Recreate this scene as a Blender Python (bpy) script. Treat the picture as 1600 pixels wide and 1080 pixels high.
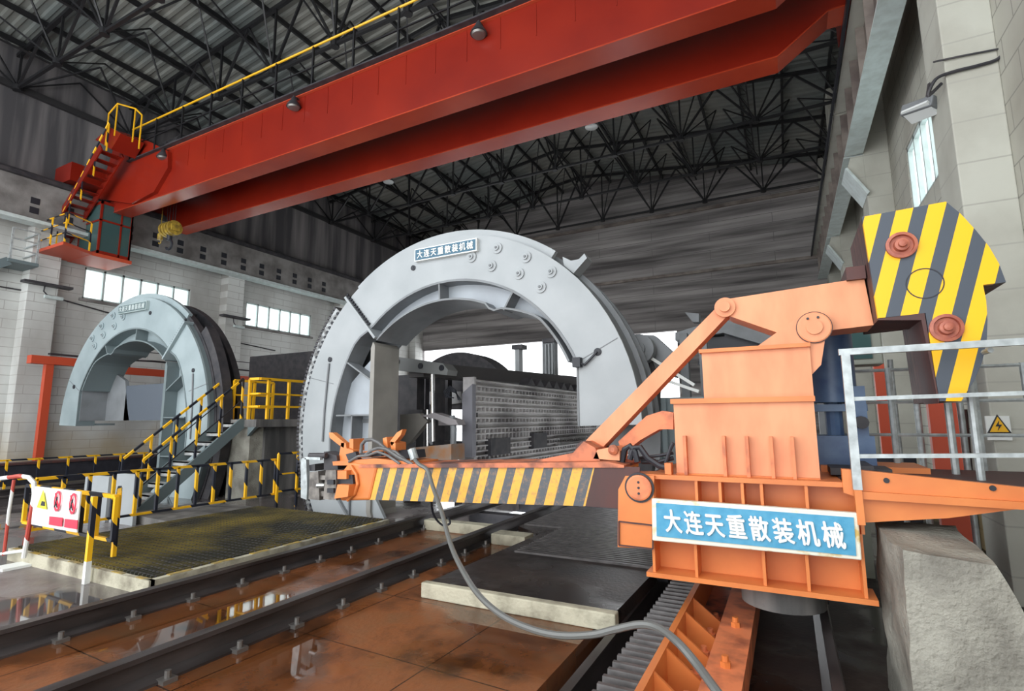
import bpy, math, random
from mathutils import Vector, Matrix
random.seed(7)
sc = bpy.context.scene
for o in list(bpy.data.objects): bpy.data.objects.remove(o)
COL = sc.collection
PI = math.pi

# ------------------------------------------------------------------ camera
CF = 822.0
_yaw, _pit, _rol = math.radians(27.4), math.radians(8.0), math.radians(-0.37)
FW = Vector((-math.sin(_yaw)*math.cos(_pit), math.cos(_yaw)*math.cos(_pit), math.sin(_pit)))
_R0 = Vector((math.cos(_yaw), math.sin(_yaw), 0)); _U0 = _R0.cross(FW)
RT = _R0*math.cos(_rol) + _U0*math.sin(_rol); UP = RT.cross(FW)
EYE = Vector((0, 0, 1.8))
cam = bpy.data.objects.new('camera', bpy.data.cameras.new('camera')); COL.objects.link(cam)
M = Matrix((RT, UP, -FW)).transposed().to_4x4(); M.translation = EYE
cam.matrix_world = M
cam.data.sensor_width = 36; cam.data.lens = CF*36/1600; cam.data.clip_start = 0.05; cam.data.clip_end = 300
sc.camera = cam

# ------------------------------------------------------------------ world, light, exposure
w = bpy.data.worlds.new('sky'); sc.world = w; w.use_nodes = True
bg = w.node_tree.nodes['Background']; bg.inputs[0].default_value = (0.93, 0.97, 1.0, 1); bg.inputs[1].default_value = 3.0
def area(name, loc, rot, sx, sy, power, color=(1, 1, 1)):
    l = bpy.data.lights.new(name, 'AREA'); l.shape = 'RECTANGLE'; l.size = sx; l.size_y = sy; l.energy = power; l.color = color
    o = bpy.data.objects.new(name, l); COL.objects.link(o); o.location = loc; o.rotation_euler = rot
    return o
# added fill light behind the camera, standing for daylight from the unseen open end
area('fill_behind_camera', (-9.5, -6, 5.5), (math.radians(90), 0, 0), 22, 10, 850, (1.0, 0.98, 0.94))
# daylight entering by the far opening
area('daylight_far_opening', (-10, 30.5, 3.4), (math.radians(-90), 0, 0), 22, 6, 900, (0.95, 0.98, 1.0))
sc.view_settings.view_transform = 'Standard'; sc.view_settings.look = 'None'
sc.view_settings.exposure = 0.0; sc.view_settings.gamma = 1.0; sc.view_settings.use_curve_mapping = False

# ------------------------------------------------------------------ pixel helpers (1600x1080 frame)
def ray(u, v): return FW*CF + RT*(u-800) - UP*(v-540)
def PY(u, v, y): d = ray(u, v); return EYE + d*(y/d.y)
def PX(u, v, x): d = ray(u, v); return EYE + d*(x/d.x)
def PZ(u, v, z): d = ray(u, v); return EYE + d*((z-EYE.z)/d.z)
def XZ(pts, y): return [(PY(u, v, y).x, PY(u, v, y).z) for u, v in pts]

# ------------------------------------------------------------------ materials
def _nt(name):
    m = bpy.data.materials.new(name); m.use_nodes = True
    nt = m.node_tree; b = nt.nodes['Principled BSDF']
    return m, nt, b
def mat(name, c, rough=0.6, metal=0.0, c2=None, scale=3.0, stretch=(1, 1, 1), lo=0.35, hi=0.65, bump=0.0, bscale=20.0,
        detail=6.0, r2=None, brick=None, spec=0.5, stain=None):
    m, nt, b = _nt(name); N = nt.nodes; L = nt.links
    b.inputs['Roughness'].default_value = rough; b.inputs['Metallic'].default_value = metal
    b.inputs['Specular IOR Level'].default_value = spec
    b.inputs['Base Color'].default_value = (*c, 1)
    geo = N.new('ShaderNodeNewGeometry')
    col = None
    if c2 is not None:
        mp = N.new('ShaderNodeMapping'); mp.inputs['Scale'].default_value = stretch
        L.new(geo.outputs['Position'], mp.inputs['Vector'])
        ns = N.new('ShaderNodeTexNoise'); ns.inputs['Scale'].default_value = scale; ns.inputs['Detail'].default_value = detail
        L.new(mp.outputs[0], ns.inputs['Vector'])
        cr = N.new('ShaderNodeValToRGB'); cr.color_ramp.elements[0].position = lo; cr.color_ramp.elements[1].position = hi
        cr.color_ramp.elements[0].color = (*c, 1); cr.color_ramp.elements[1].color = (*c2, 1)
        L.new(ns.outputs['Fac'], cr.inputs[0]); col = cr.outputs[0]
        if r2 is not None:
            rr = N.new('ShaderNodeMapRange'); rr.inputs['From Min'].default_value = lo; rr.inputs['From Max'].default_value = hi
            rr.inputs['To Min'].default_value = rough; rr.inputs['To Max'].default_value = r2
            L.new(ns.outputs['Fac'], rr.inputs['Value']); L.new(rr.outputs[0], b.inputs['Roughness'])
    if brick is not None:   # (axis map, brick width, row height, mortar colour)
        ax, bw, bh, mc = brick
        sp = N.new('ShaderNodeSeparateXYZ'); L.new(geo.outputs['Position'], sp.inputs[0])
        cb = N.new('ShaderNodeCombineXYZ')
        L.new(sp.outputs[ax[0]], cb.inputs[0]); L.new(sp.outputs[ax[1]], cb.inputs[1])
        br = N.new('ShaderNodeTexBrick'); br.inputs['Scale'].default_value = 1.0
        br.inputs['Brick Width'].default_value = bw; br.inputs['Row Height'].default_value = bh
        br.inputs['Mortar Size'].default_value = 0.012; br.inputs['Mortar Smooth'].default_value = 0.3
        L.new(cb.outputs[0], br.inputs['Vector'])
        mx = N.new('ShaderNodeMix'); mx.data_type = 'RGBA'
        L.new(br.outputs['Fac'], mx.inputs['Factor'])
        if col is None: mx.inputs['A'].default_value = (*c, 1)
        else: L.new(col, mx.inputs['A'])
        mx.inputs['B'].default_value = (*mc, 1); col = mx.outputs['Result']
    if stain is not None:   # (height, soft edge, colour): splashed dirt on the lowest courses
        hz, soft, scol = stain
        sp = N.new('ShaderNodeSeparateXYZ'); L.new(geo.outputs['Position'], sp.inputs[0])
        nn = N.new('ShaderNodeTexNoise'); nn.inputs['Scale'].default_value = 0.9; nn.inputs['Detail'].default_value = 8; L.new(geo.outputs['Position'], nn.inputs['Vector'])
        ad = N.new('ShaderNodeMath'); ad.operation = 'MULTIPLY_ADD'; L.new(nn.outputs['Fac'], ad.inputs[0]); ad.inputs[1].default_value = -2.2; L.new(sp.outputs[2], ad.inputs[2])
        mr = N.new('ShaderNodeMapRange'); mr.inputs['From Min'].default_value = hz-1.1-soft; mr.inputs['From Max'].default_value = hz-1.1+soft
        mr.inputs['To Min'].default_value = 0.75; mr.inputs['To Max'].default_value = 0.0; L.new(ad.outputs[0], mr.inputs['Value'])
        mx = N.new('ShaderNodeMix'); mx.data_type = 'RGBA'; L.new(mr.outputs[0], mx.inputs['Factor']); L.new(col, mx.inputs['A']); mx.inputs['B'].default_value = (*scol, 1)
        col = mx.outputs['Result']
    if col is not None: L.new(col, b.inputs['Base Color'])
    if bump:
        n2 = N.new('ShaderNodeTexNoise'); n2.inputs['Scale'].default_value = bscale; n2.inputs['Detail'].default_value = 5
        L.new(geo.outputs['Position'], n2.inputs['Vector'])
        bp = N.new('ShaderNodeBump'); bp.inputs['Strength'].default_value = bump; bp.inputs['Distance'].default_value = 0.02
        L.new(n2.outputs['Fac'], bp.inputs['Height']); L.new(bp.outputs[0], b.inputs['Normal'])
    return m
def stripes(name, k, period, frac, s0, ya=(0.95, 0.50, 0.01), bl=(0.045, 0.055, 0.07), wear=0.0, wearc=(0.35, 0.10, 0.04)):
    """hazard stripes in the world X-Z plane: s = X - k*Z"""
    m, nt, b = _nt(name); N = nt.nodes; L = nt.links
    b.inputs['Roughness'].default_value = 0.45
    geo = N.new('ShaderNodeNewGeometry'); sp = N.new('ShaderNodeSeparateXYZ'); L.new(geo.outputs['Position'], sp.inputs[0])
    def mt(op, a, bb):
        n = N.new('ShaderNodeMath'); n.operation = op
        for i, v in enumerate((a, bb)):
            if isinstance(v, (int, float)): n.inputs[i].default_value = v
            else: L.new(v, n.inputs[i])
        return n.outputs[0]
    s = mt('SUBTRACT', sp.outputs[0], mt('MULTIPLY', sp.outputs[2], k))
    s = mt('DIVIDE', mt('SUBTRACT', s, s0), period)
    s = mt('SUBTRACT', s, mt('FLOOR', s, 0))
    y = mt('LESS_THAN', s, frac)
    mx = N.new('ShaderNodeMix'); mx.data_type = 'RGBA'; L.new(y, mx.inputs['Factor'])
    mx.inputs['A'].default_value = (*bl, 1); mx.inputs['B'].default_value = (*ya, 1)
    out = mx.outputs['Result']
    ns = N.new('ShaderNodeTexNoise'); ns.inputs['Scale'].default_value = 14; ns.inputs['Detail'].default_value = 8; ns.inputs['Roughness'].default_value = 0.75
    L.new(geo.outputs['Position'], ns.inputs['Vector'])
    if wear:
        cr = N.new('ShaderNodeValToRGB'); cr.color_ramp.elements[0].position = 0.62 - wear*0.2; cr.color_ramp.elements[1].position = 0.66
        cr.color_ramp.elements[0].color = (0, 0, 0, 1); cr.color_ramp.elements[1].color = (0.75, 0.75, 0.75, 1)
        L.new(ns.outputs['Fac'], cr.inputs[0])
        m2 = N.new('ShaderNodeMix'); m2.data_type = 'RGBA'; L.new(cr.outputs[0], m2.inputs['Factor'])
        L.new(out, m2.inputs['A']); m2.inputs['B'].default_value = (*wearc, 1); out = m2.outputs['Result']
    L.new(out, b.inputs['Base Color'])
    return m
def bands(name, c1, c2, axis_len=0.34, off=0.0):
    """paint bands along each tube, alternating by position"""
    m, nt, b = _nt(name); N = nt.nodes; L = nt.links
    geo = N.new('ShaderNodeNewGeometry'); sp = N.new('ShaderNodeSeparateXYZ'); L.new(geo.outputs['Position'], sp.inputs[0])
    def mt(op, a, bb):
        n = N.new('ShaderNodeMath'); n.operation = op
        for i, v in enumerate((a, bb)):
            if isinstance(v, (int, float)): n.inputs[i].default_value = v
            else: L.new(v, n.inputs[i])
        return n.outputs[0]
    s = mt('ADD', mt('ADD', mt('MULTIPLY', sp.outputs[0], 1.0), mt('MULTIPLY', sp.outputs[1], 1.0)), mt('MULTIPLY', sp.outputs[2], 1.0))
    s = mt('DIVIDE', mt('ADD', s, off), axis_len); s = mt('SUBTRACT', s, mt('FLOOR', s, 0))
    y = mt('LESS_THAN', s, 0.5)
    mx = N.new('ShaderNodeMix'); mx.data_type = 'RGBA'; L.new(y, mx.inputs['Factor'])
    mx.inputs['A'].default_value = (*c1, 1); mx.inputs['B'].default_value = (*c2, 1)
    L.new(mx.outputs['Result'], b.inputs['Base Color']); b.inputs['Roughness'].default_value = 0.4
    return m

YEL = (0.92, 0.50, 0.015)
m_black = mat('black_paint', (0.02, 0.022, 0.03), 0.5)
m_dark = mat('dark_steel', (0.035, 0.035, 0.042), 0.55, 0.2, c2=(0.07, 0.065, 0.07), scale=4)
m_truss = mat('truss_steel', (0.012, 0.012, 0.014), 0.5, 0.0)
m_truss2 = mat('purlin_steel', (0.030, 0.029, 0.031), 0.5, 0.0)
m_roof = mat('roof_sheet', (0.17, 0.19, 0.185), 0.55, 0.0, c2=(0.26, 0.26, 0.235), scale=0.35, lo=0.4, hi=0.6)
m_white = mat('white_paint', (0.8, 0.82, 0.8), 0.5)
m_offw = mat('frame_white', (0.62, 0.70, 0.70), 0.45, c2=(0.5, 0.56, 0.55), scale=5)
m_yel = mat('yellow_paint', YEL, 0.4)
m_bolt = mat('bolt_steel', (0.22, 0.21, 0.2), 0.4, 0.6)
m_chrome = mat('bright_steel', (0.6, 0.6, 0.6), 0.2, 0.9)
m_wallL = mat('block_wall', (0.64, 0.65, 0.63), 0.8, c2=(0.36, 0.35, 0.33), scale=0.55, stretch=(1, 1, 0.5), lo=0.42, hi=0.75,
              bump=0.2, bscale=8, brick=((1, 2), 1.1, 0.3, (0.40, 0.39, 0.37)), stain=(1.2, 0.6, (0.42, 0.33, 0.20)))
m_wallR = mat('right_block_wall', (0.50, 0.49, 0.43), 0.8, c2=(0.38, 0.36, 0.31), scale=0.8, lo=0.4, hi=0.7,
              bump=0.2, bscale=8, brick=((1, 2), 0.8, 0.4, (0.28, 0.27, 0.24)), stain=(0.4, 0.4, (0.42, 0.30, 0.10)))
m_pil = mat('pilaster_concrete', (0.52, 0.52, 0.46), 0.8, c2=(0.40, 0.39, 0.34), scale=1.2, bump=0.25, bscale=9,
            brick=((0, 2), 3.0, 0.55, (0.40, 0.39, 0.35)), lo=0.4, hi=0.75)
m_cler = mat('stained_panel_wall', (0.075, 0.072, 0.078), 0.85, c2=(0.27, 0.25, 0.25), scale=1.1, stretch=(1, 1.6, 0.12), lo=0.40, hi=0.72)
m_far = mat('far_sooty_wall', (0.10, 0.092, 0.092), 0.85, c2=(0.46, 0.43, 0.42), scale=1.5, stretch=(0.10, 1, 1.6), lo=0.36, hi=0.72, detail=14, brick=((0, 2), 6.0, 0.5, (0.15, 0.14, 0.14)))
m_conc = mat('raw_concrete', (0.37, 0.36, 0.31), 0.85, c2=(0.19, 0.18, 0.155), scale=3.2, bump=0.9, bscale=32, lo=0.38, hi=0.68, detail=12)
m_concd = mat('stained_concrete', (0.22, 0.21, 0.20), 0.7, c2=(0.06, 0.06, 0.06), scale=1.2, stretch=(2, 2, 0.3), lo=0.4, hi=0.65, bump=0.2)
m_curb = mat('curb_concrete', (0.50, 0.47, 0.36), 0.75, c2=(0.16, 0.14, 0.10), scale=3.5, lo=0.45, hi=0.72, bump=0.5, bscale=30)
m_beamL = mat('runway_concrete', (0.28, 0.27, 0.26), 0.85, c2=(0.14, 0.13, 0.125), scale=1.5, bump=0.3, bscale=20)
m_beamR = mat('runway_steel_right', (0.30, 0.26, 0.23), 0.7, c2=(0.15, 0.12, 0.11), scale=1.5, stretch=(1, 0.5, 1.5))
m_red = mat('crane_red', (0.27, 0.018, 0.007), 0.28, c2=(0.20, 0.012, 0.006), scale=0.7, lo=0.3, hi=0.7)
m_flange = mat('crane_flange_lit_red', (0.48, 0.060, 0.022), 0.25, c2=(0.36, 0.035, 0.014), scale=0.5)  # brighter copy of the crane red, reflected window light put into the colour
m_redd = mat('post_red', (0.55, 0.075, 0.03), 0.5)
m_or = mat('orange_paint', (0.74, 0.235, 0.06), 0.42, c2=(0.62, 0.17, 0.045), scale=2.2, lo=0.35, hi=0.7)
m_oro = mat('orange_primer_paint', (0.80, 0.34, 0.17), 0.5, c2=(0.68, 0.24, 0.11), scale=3.0, stretch=(1.5, 1, 0.5), lo=0.35, hi=0.75)
m_orw = mat('worn_orange_paint', (0.78, 0.24, 0.10), 0.5, c2=(0.30, 0.09, 0.05), scale=5.0, lo=0.45, hi=0.75)
m_ord = mat('grimy_orange_steel', (0.62, 0.19, 0.09), 0.55, c2=(0.09, 0.04, 0.035), scale=4.0, lo=0.42, hi=0.62)
m_rust = mat('rust_brown_steel', (0.10, 0.035, 0.03), 0.6, c2=(0.06, 0.035, 0.035), scale=3, stretch=(1, 6, 0.4))
m_slabstack = mat('stacked_slab_edges', (0.16, 0.07, 0.06), 0.6, c2=(0.03, 0.02, 0.02), scale=8, stretch=(6, 6, 0.3), lo=0.4, hi=0.6)
m_grey = mat('light_grey_paint', (0.375, 0.40, 0.415), 0.4, c2=(0.31, 0.335, 0.35), scale=1.3, lo=0.35, hi=0.7)
m_greyi = mat('grey_web_paint', (0.42, 0.46, 0.50), 0.5, c2=(0.36, 0.39, 0.43), scale=2)
m_greyd = mat('shaded_side_grey_paint', (0.22, 0.235, 0.25), 0.55, c2=(0.17, 0.18, 0.19), scale=2)  # darker copy of the light grey, ring side shade put into the colour
m_grey2 = mat('weathered_grey_paint', (0.34, 0.41, 0.43), 0.5, c2=(0.25, 0.31, 0.33), scale=1.3, lo=0.35, hi=0.7)
m_tread = mat('tread_steel', (0.5, 0.52, 0.52), 0.5, c2=(0.3, 0.3, 0.3), scale=8)
m_stairg = mat('stair_grey_paint', (0.14, 0.18, 0.19), 0.5)
m_galv = mat('galvanised_tube', (0.50, 0.55, 0.56), 0.4, 0.3, c2=(0.33, 0.36, 0.37), scale=12)
m_blue = mat('sign_blue', (0.055, 0.30, 0.50), 0.5, c2=(0.09, 0.36, 0.56), scale=12)
m_bluem = mat('machine_blue', (0.05, 0.10, 0.22), 0.4, c2=(0.10, 0.18, 0.32), scale=4)
m_blued = mat('arch_sign_blue', (0.045, 0.13, 0.20), 0.5)
m_cream = mat('sign_cream_frame', (0.80, 0.78, 0.66), 0.5, c2=(0.62, 0.42, 0.12), scale=9, lo=0.58, hi=0.72)
m_cab = mat('green_glass', (0.05, 0.10, 0.10), 0.12)
m_cabinet = mat('cabinet_grey_green', (0.26, 0.28, 0.24), 0.5)
m_gold = mat('hook_yellow', (0.55, 0.38, 0.05), 0.4, c2=(0.2, 0.13, 0.03), scale=8)
m_lampg = mat('lamp_glass', (0.75, 0.78, 0.78), 0.15)
m_rubber = mat('rubber_hose', (0.10, 0.10, 0.10), 0.5, c2=(0.17, 0.17, 0.17), scale=6)
m_redsign = mat('sign_red', (0.75, 0.04, 0.08), 0.5)
m_signy = mat('sign_yellow', (0.85, 0.75, 0.05), 0.5)
m_tooth = mat('rack_tooth_steel', (0.12, 0.11, 0.11), 0.45, 0.2, c2=(0.07, 0.065, 0.065), scale=8)
m_rail = mat('rail_steel', (0.085, 0.075, 0.075), 0.38, 0.2, c2=(0.035, 0.03, 0.03), scale=6, stretch=(1, 0.2, 1))
m_ribw = mat('ribbed_side_wall_steel', (0.62, 0.60, 0.60), 0.4, 0.1, c2=(0.24, 0.225, 0.23), scale=1.4, stretch=(1, 0.5, 0.8), lo=0.4, hi=0.65)
m_coal = mat('coal_black', (0.012, 0.012, 0.015), 0.7, c2=(0.03, 0.03, 0.035), scale=10, bump=0.8, bscale=15)
m_belt = mat('conveyor_skirt_black', (0.015, 0.016, 0.024), 0.6, c2=(0.03, 0.03, 0.04), scale=4)
m_bandYB = bands('yellow_black_bands', YEL, (0.015, 0.018, 0.03), 0.66)
m_bandRW = bands('red_white_bands', (0.75, 0.76, 0.74), (0.45, 0.06, 0.04), 0.9, 0.45)
m_boomst = stripes('boom_hazard_stripes', 0.30, 0.2075, 0.5, -4.81, ya=(0.80, 0.42, 0.06), bl=(0.085, 0.095, 0.11), wear=0.6, wearc=(0.36, 0.20, 0.10))
m_cwst = stripes('counterweight_hazard_stripes', 0.30, 0.215, 0.54, -0.134, ya=(0.95, 0.52, 0.0), bl=(0.06, 0.075, 0.10))
m_ground = mat('outside_pale_ground', (0.75, 0.76, 0.76), 0.8)

# floors -----------------------------------------------------------
def floor_mat(name, ca, cb, cc, joints, rmin, rmax, wscale=0.55, wlo=0.45, whi=0.55, wet=0.55):
    m, nt, b = _nt(name); N = nt.nodes; L = nt.links
    geo = N.new('ShaderNodeNewGeometry')
    n1 = N.new('ShaderNodeTexNoise'); n1.inputs['Scale'].default_value = 1.6; n1.inputs['Detail'].default_value = 9; n1.inputs['Roughness'].default_value = 0.65
    L.new(geo.outputs['Position'], n1.inputs['Vector'])
    cr = N.new('ShaderNodeValToRGB'); e = cr.color_ramp.elements
    e[0].position = 0.33; e[0].color = (*cc, 1); e[1].position = 0.52; e[1].color = (*ca, 1)
    e2 = cr.color_ramp.elements.new(0.72); e2.color = (*cb, 1)
    L.new(n1.outputs['Fac'], cr.inputs[0]); col = cr.outputs[0]
    if joints:
        mp = N.new('ShaderNodeMapping'); mp.inputs['Rotation'].default_value = (0, 0, math.radians(2))
        L.new(geo.outputs['Position'], mp.inputs['Vector'])
        br = N.new('ShaderNodeTexBrick'); br.inputs['Scale'].default_value = 1; br.inputs['Brick Width'].default_value = joints[0]
        br.inputs['Row Height'].default_value = joints[1]; br.inputs['Mortar Size'].default_value = 0.006; br.offset = 0.0
        L.new(mp.outputs[0], br.inputs['Vector'])
        mx = N.new('ShaderNodeMix'); mx.data_type = 'RGBA'; L.new(br.outputs['Fac'], mx.inputs['Factor'])
        L.new(col, mx.inputs['A']); mx.inputs['B'].default_value = (cc[0]*0.5, cc[1]*0.5, cc[2]*0.5, 1); col = mx.outputs['Result']
    n2 = N.new('ShaderNodeTexNoise'); n2.inputs['Scale'].default_value = wscale; n2.inputs['Detail'].default_value = 4
    L.new(geo.outputs['Position'], n2.inputs['Vector'])
    w1 = N.new('ShaderNodeMapRange'); w1.inputs['From Min'].default_value = wlo; w1.inputs['From Max'].default_value = whi
    w1.inputs['To Min'].default_value = rmax; w1.inputs['To Max'].default_value = rmin
    L.new(n2.outputs['Fac'], w1.inputs['Value']); L.new(w1.outputs[0], b.inputs['Roughness'])
    w2 = N.new('ShaderNodeMapRange'); w2.inputs['From Min'].default_value = wlo; w2.inputs['From Max'].default_value = whi
    w2.inputs['To Min'].default_value = 1.0; w2.inputs['To Max'].default_value = wet
    L.new(n2.outputs['Fac'], w2.inputs['Value'])
    m3 = N.new('ShaderNodeMix'); m3.data_type = 'RGBA'; m3.blend_type = 'MULTIPLY'; m3.inputs['Factor'].default_value = 1
    L.new(col, m3.inputs['A']); L.new(w2.outputs[0], m3.inputs['B']); L.new(m3.outputs['Result'], b.inputs['Base Color'])
    n3 = N.new('ShaderNodeTexNoise'); n3.inputs['Scale'].default_value = 26; n3.inputs['Detail'].default_value = 4
    L.new(geo.outputs['Position'], n3.inputs['Vector'])
    bs = N.new('ShaderNodeMapRange'); bs.inputs['From Min'].default_value = wlo; bs.inputs['From Max'].default_value = whi
    bs.inputs['To Min'].default_value = 0.35; bs.inputs['To Max'].default_value = 0.0
    L.new(n2.outputs['Fac'], bs.inputs['Value'])
    bp = N.new('ShaderNodeBump'); bp.inputs['Distance'].default_value = 0.01
    L.new(bs.outputs[0], bp.inputs['Strength']); L.new(n3.outputs['Fac'], bp.inputs['Height']); L.new(bp.outputs[0], b.inputs['Normal'])
    b.inputs['Specular IOR Level'].default_value = 0.6
    return m
m_floor = floor_mat('wet_rust_floor', (0.25, 0.085, 0.028), (0.19, 0.095, 0.045), (0.05, 0.022, 0.012), (1.3, 1.1), 0.03, 0.45)
m_floorL = floor_mat('wet_grey_floor', (0.20, 0.17, 0.165), (0.25, 0.24, 0.235), (0.09, 0.08, 0.08), None, 0.04, 0.4, 0.5, 0.40, 0.5)
m_trench = floor_mat('dark_trench_floor', (0.035, 0.022, 0.018), (0.06, 0.04, 0.03), (0.015, 0.01, 0.01), None, 0.15, 0.5, 0.8)  # near-black tone for the trench and pit floor
m_plate = floor_mat('dark_grate_cover', (0.034, 0.020, 0.015), (0.065, 0.042, 0.028), (0.012, 0.009, 0.008), (9, 0.62), 0.2, 0.5, 0.8)

# ------------------------------------------------------------------ mesh builder
WL = {}
class MB:
    def __init__(s): s.v = []; s.f = []
    def add(s, vs, fs):
        b = len(s.v); s.v += [Vector(v) for v in vs]; s.f += [tuple(b+i for i in f) for f in fs]; return s
    def box(s, x0, y0, z0, x1, y1, z1):
        vs = [(x, y, z) for x in (x0, x1) for y in (y0, y1) for z in (z0, z1)]
        return s.add(vs, [(0, 1, 3, 2), (4, 6, 7, 5), (0, 4, 5, 1), (2, 3, 7, 6), (0, 2, 6, 4), (1, 5, 7, 3)])
    def bar(s, p, q, w, h=None, up=Vector((0, 0, 1))):
        """rectangular bar from p to q: w sideways, h along up"""
        h = w if h is None else h
        p = Vector(p); q = Vector(q); d = (q-p)
        if d.length < 1e-6: return s
        d.normalize(); up = Vector(up)
        if abs(d.dot(up)) > 0.98: up = Vector((0, 1, 0)) if abs(d.y) < 0.9 else Vector((1, 0, 0))
        a = d.cross(up).normalized()*w/2; b = a.cross(d).normalized()*h/2
        vs = [e+x+y for e in (p, q) for x, y in ((-a, -b), (a, -b), (a, b), (-a, b))]
        return s.add(vs, [(0, 3, 2, 1), (4, 5, 6, 7), (0, 1, 5, 4), (1, 2, 6, 5), (2, 3, 7, 6), (3, 0, 4, 7)])
    def cyl(s, p, q, r, n=12, r2=None):
        r2 = r if r2 is None else r2
        p = Vector(p); q = Vector(q); d = (q-p).normalized()
        u = Vector((0, 0, 1)) if abs(d.z) < 0.9 else Vector((1, 0, 0))
        a = d.cross(u).normalized(); b = d.cross(a)
        vs = []
        for c, rr in ((p, r), (q, r2)):
            for i in range(n):
                t = 2*PI*i/n; vs.append(c + a*math.cos(t)*rr + b*math.sin(t)*rr)
        fs = [(i, (i+1) % n, n+(i+1) % n, n+i) for i in range(n)] + [tuple(range(n-1, -1, -1)), tuple(range(n, 2*n))]
        return s.add(vs, fs)
    def tube(s, pts, r, n=8):
        pts = [Vector(p) for p in pts]; b0 = len(s.v); K = len(pts); vs = []; a = None
        for i, p in enumerate(pts):
            d = (pts[min(i+1, K-1)]-pts[max(i-1, 0)]).normalized()
            if a is None:
                u = Vector((0, 0, 1)) if abs(d.z) < 0.9 else Vector((1, 0, 0)); a = d.cross(u).normalized()
            else: a = (a - d*a.dot(d)).normalized()
            b = d.cross(a)
            for k in range(n):
                t = 2*PI*k/n; vs.append(p + a*math.cos(t)*r + b*math.sin(t)*r)
        fs = [(i*n+k, i*n+(k+1) % n, (i+1)*n+(k+1) % n, (i+1)*n+k) for i in range(K-1) for k in range(n)]
        fs += [tuple(range(n-1, -1, -1)), tuple(range((K-1)*n, K*n))]
        return s.add(vs, fs)
    def prism(s, poly, a0, a1, axis='y'):
        """poly: 2-D outline; extruded along axis from a0 to a1 (y: XZ outline, x: YZ outline, z: XY outline)"""
        def P(p, a):
            return {'y': (p[0], a, p[1]), 'x': (a, p[0], p[1]), 'z': (p[0], p[1], a)}[axis]
        n = len(poly); vs = [P(p, a0) for p in poly] + [P(p, a1) for p in poly]
        fs = [tuple(range(n)), tuple(range(2*n-1, n-1, -1))] + [(i, n+i, n+(i+1) % n, (i+1) % n) for i in range(n)]
        return s.add(vs, fs)
    def strip(s, outer, inner, y0, y1):
        """ring sector between two equally long outlines in XZ, thick from y0 to y1"""
        n = len(outer); vs = []
        for y in (y0, y1):
            vs += [(p[0], y, p[1]) for p in outer] + [(p[0], y, p[1]) for p in inner]
        o0, i0, o1, i1 = 0, n, 2*n, 3*n; fs = []
        for i in range(n-1):
            fs += [(o0+i, i0+i, i0+i+1, o0+i+1), (o1+i, o1+i+1, i1+i+1, i1+i), (o0+i, o0+i+1, o1+i+1, o1+i), (i0+i, i1+i, i1+i+1, i0+i+1)]
        fs += [(o0, o1, i1, i0), (o0+n-1, i0+n-1, i1+n-1, o1+n-1)]
        return s.add(vs, fs)
    def lathe(s, prof, c, axis=Vector((0, 0, 1)), n=24):
        axis = Vector(axis).normalized(); u = Vector((0, 0, 1)) if abs(axis.z) < 0.9 else Vector((1, 0, 0))
        a = axis.cross(u).normalized(); b = axis.cross(a); c = Vector(c); vs = []
        for r, h in prof:
            for k in range(n):
                t = 2*PI*k/n; vs.append(c + axis*h + a*math.cos(t)*r + b*math.sin(t)*r)
        K = len(prof)
        fs = [(i*n+k, i*n+(k+1) % n, (i+1)*n+(k+1) % n, (i+1)*n+k) for i in range(K-1) for k in range(n)]
        fs += [tuple(range(n-1, -1, -1)), tuple(range((K-1)*n, K*n))]
        return s.add(vs, fs)
    def build(s, name, m, parent=None, smooth=False, bevel=0.0, label=None):
        xs = [v.x for v in s.v]; ys = [v.y for v in s.v]; zs = [v.z for v in s.v]
        o = Vector(((min(xs)+max(xs))/2, (min(ys)+max(ys))/2, min(zs)))
        me = bpy.data.meshes.new(name); me.from_pydata([v-o for v in s.v], [], s.f); me.update()
        import bmesh
        bm = bmesh.new(); bm.from_mesh(me); bmesh.ops.recalc_face_normals(bm, faces=bm.faces); bm.to_mesh(me); bm.free()
        if smooth:
            me.polygons.foreach_set('use_smooth', [True]*len(me.polygons))
            if hasattr(me, 'set_sharp_from_angle'): me.set_sharp_from_angle(angle=math.radians(40))
        me.materials.append(m)
        ob = bpy.data.objects.new(name, me); COL.objects.link(ob)
        pl = Vector((0, 0, 0))
        if parent is not None: ob.parent = parent; pl = WL[parent.name]
        ob.location = o - pl; WL[ob.name] = o
        if bevel:
            md = ob.modifiers.new('bevel', 'BEVEL'); md.width = bevel; md.segments = 2; md.limit_method = 'ANGLE'
        if label: ob['label'] = label
        return ob
def tag(o, label, cat, group=None, kind=None):
    o['label'] = label; o['category'] = cat
    if group: o['group'] = group
    if kind: o['kind'] = kind
    return o
def thing(name, loc, label, cat, group=None):
    o = bpy.data.objects.new(name, None); COL.objects.link(o); o.location = loc; o.empty_display_size = 0.2
    WL[o.name] = Vector(loc); tag(o, label, cat, group); return o
def struct(o): o['kind'] = 'structure'; return o
def copy_tree(o, loc, label=None, parent=None):
    c = o.copy(); COL.objects.link(c); c.parent = parent
    if parent is None: c.location = loc
    if label: c['label'] = label
    WL[c.name] = Vector(loc)
    for ch in [x for x in bpy.data.objects if x.parent == o]: copy_tree(ch, (0, 0, 0), None, c)
    return c
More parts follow.
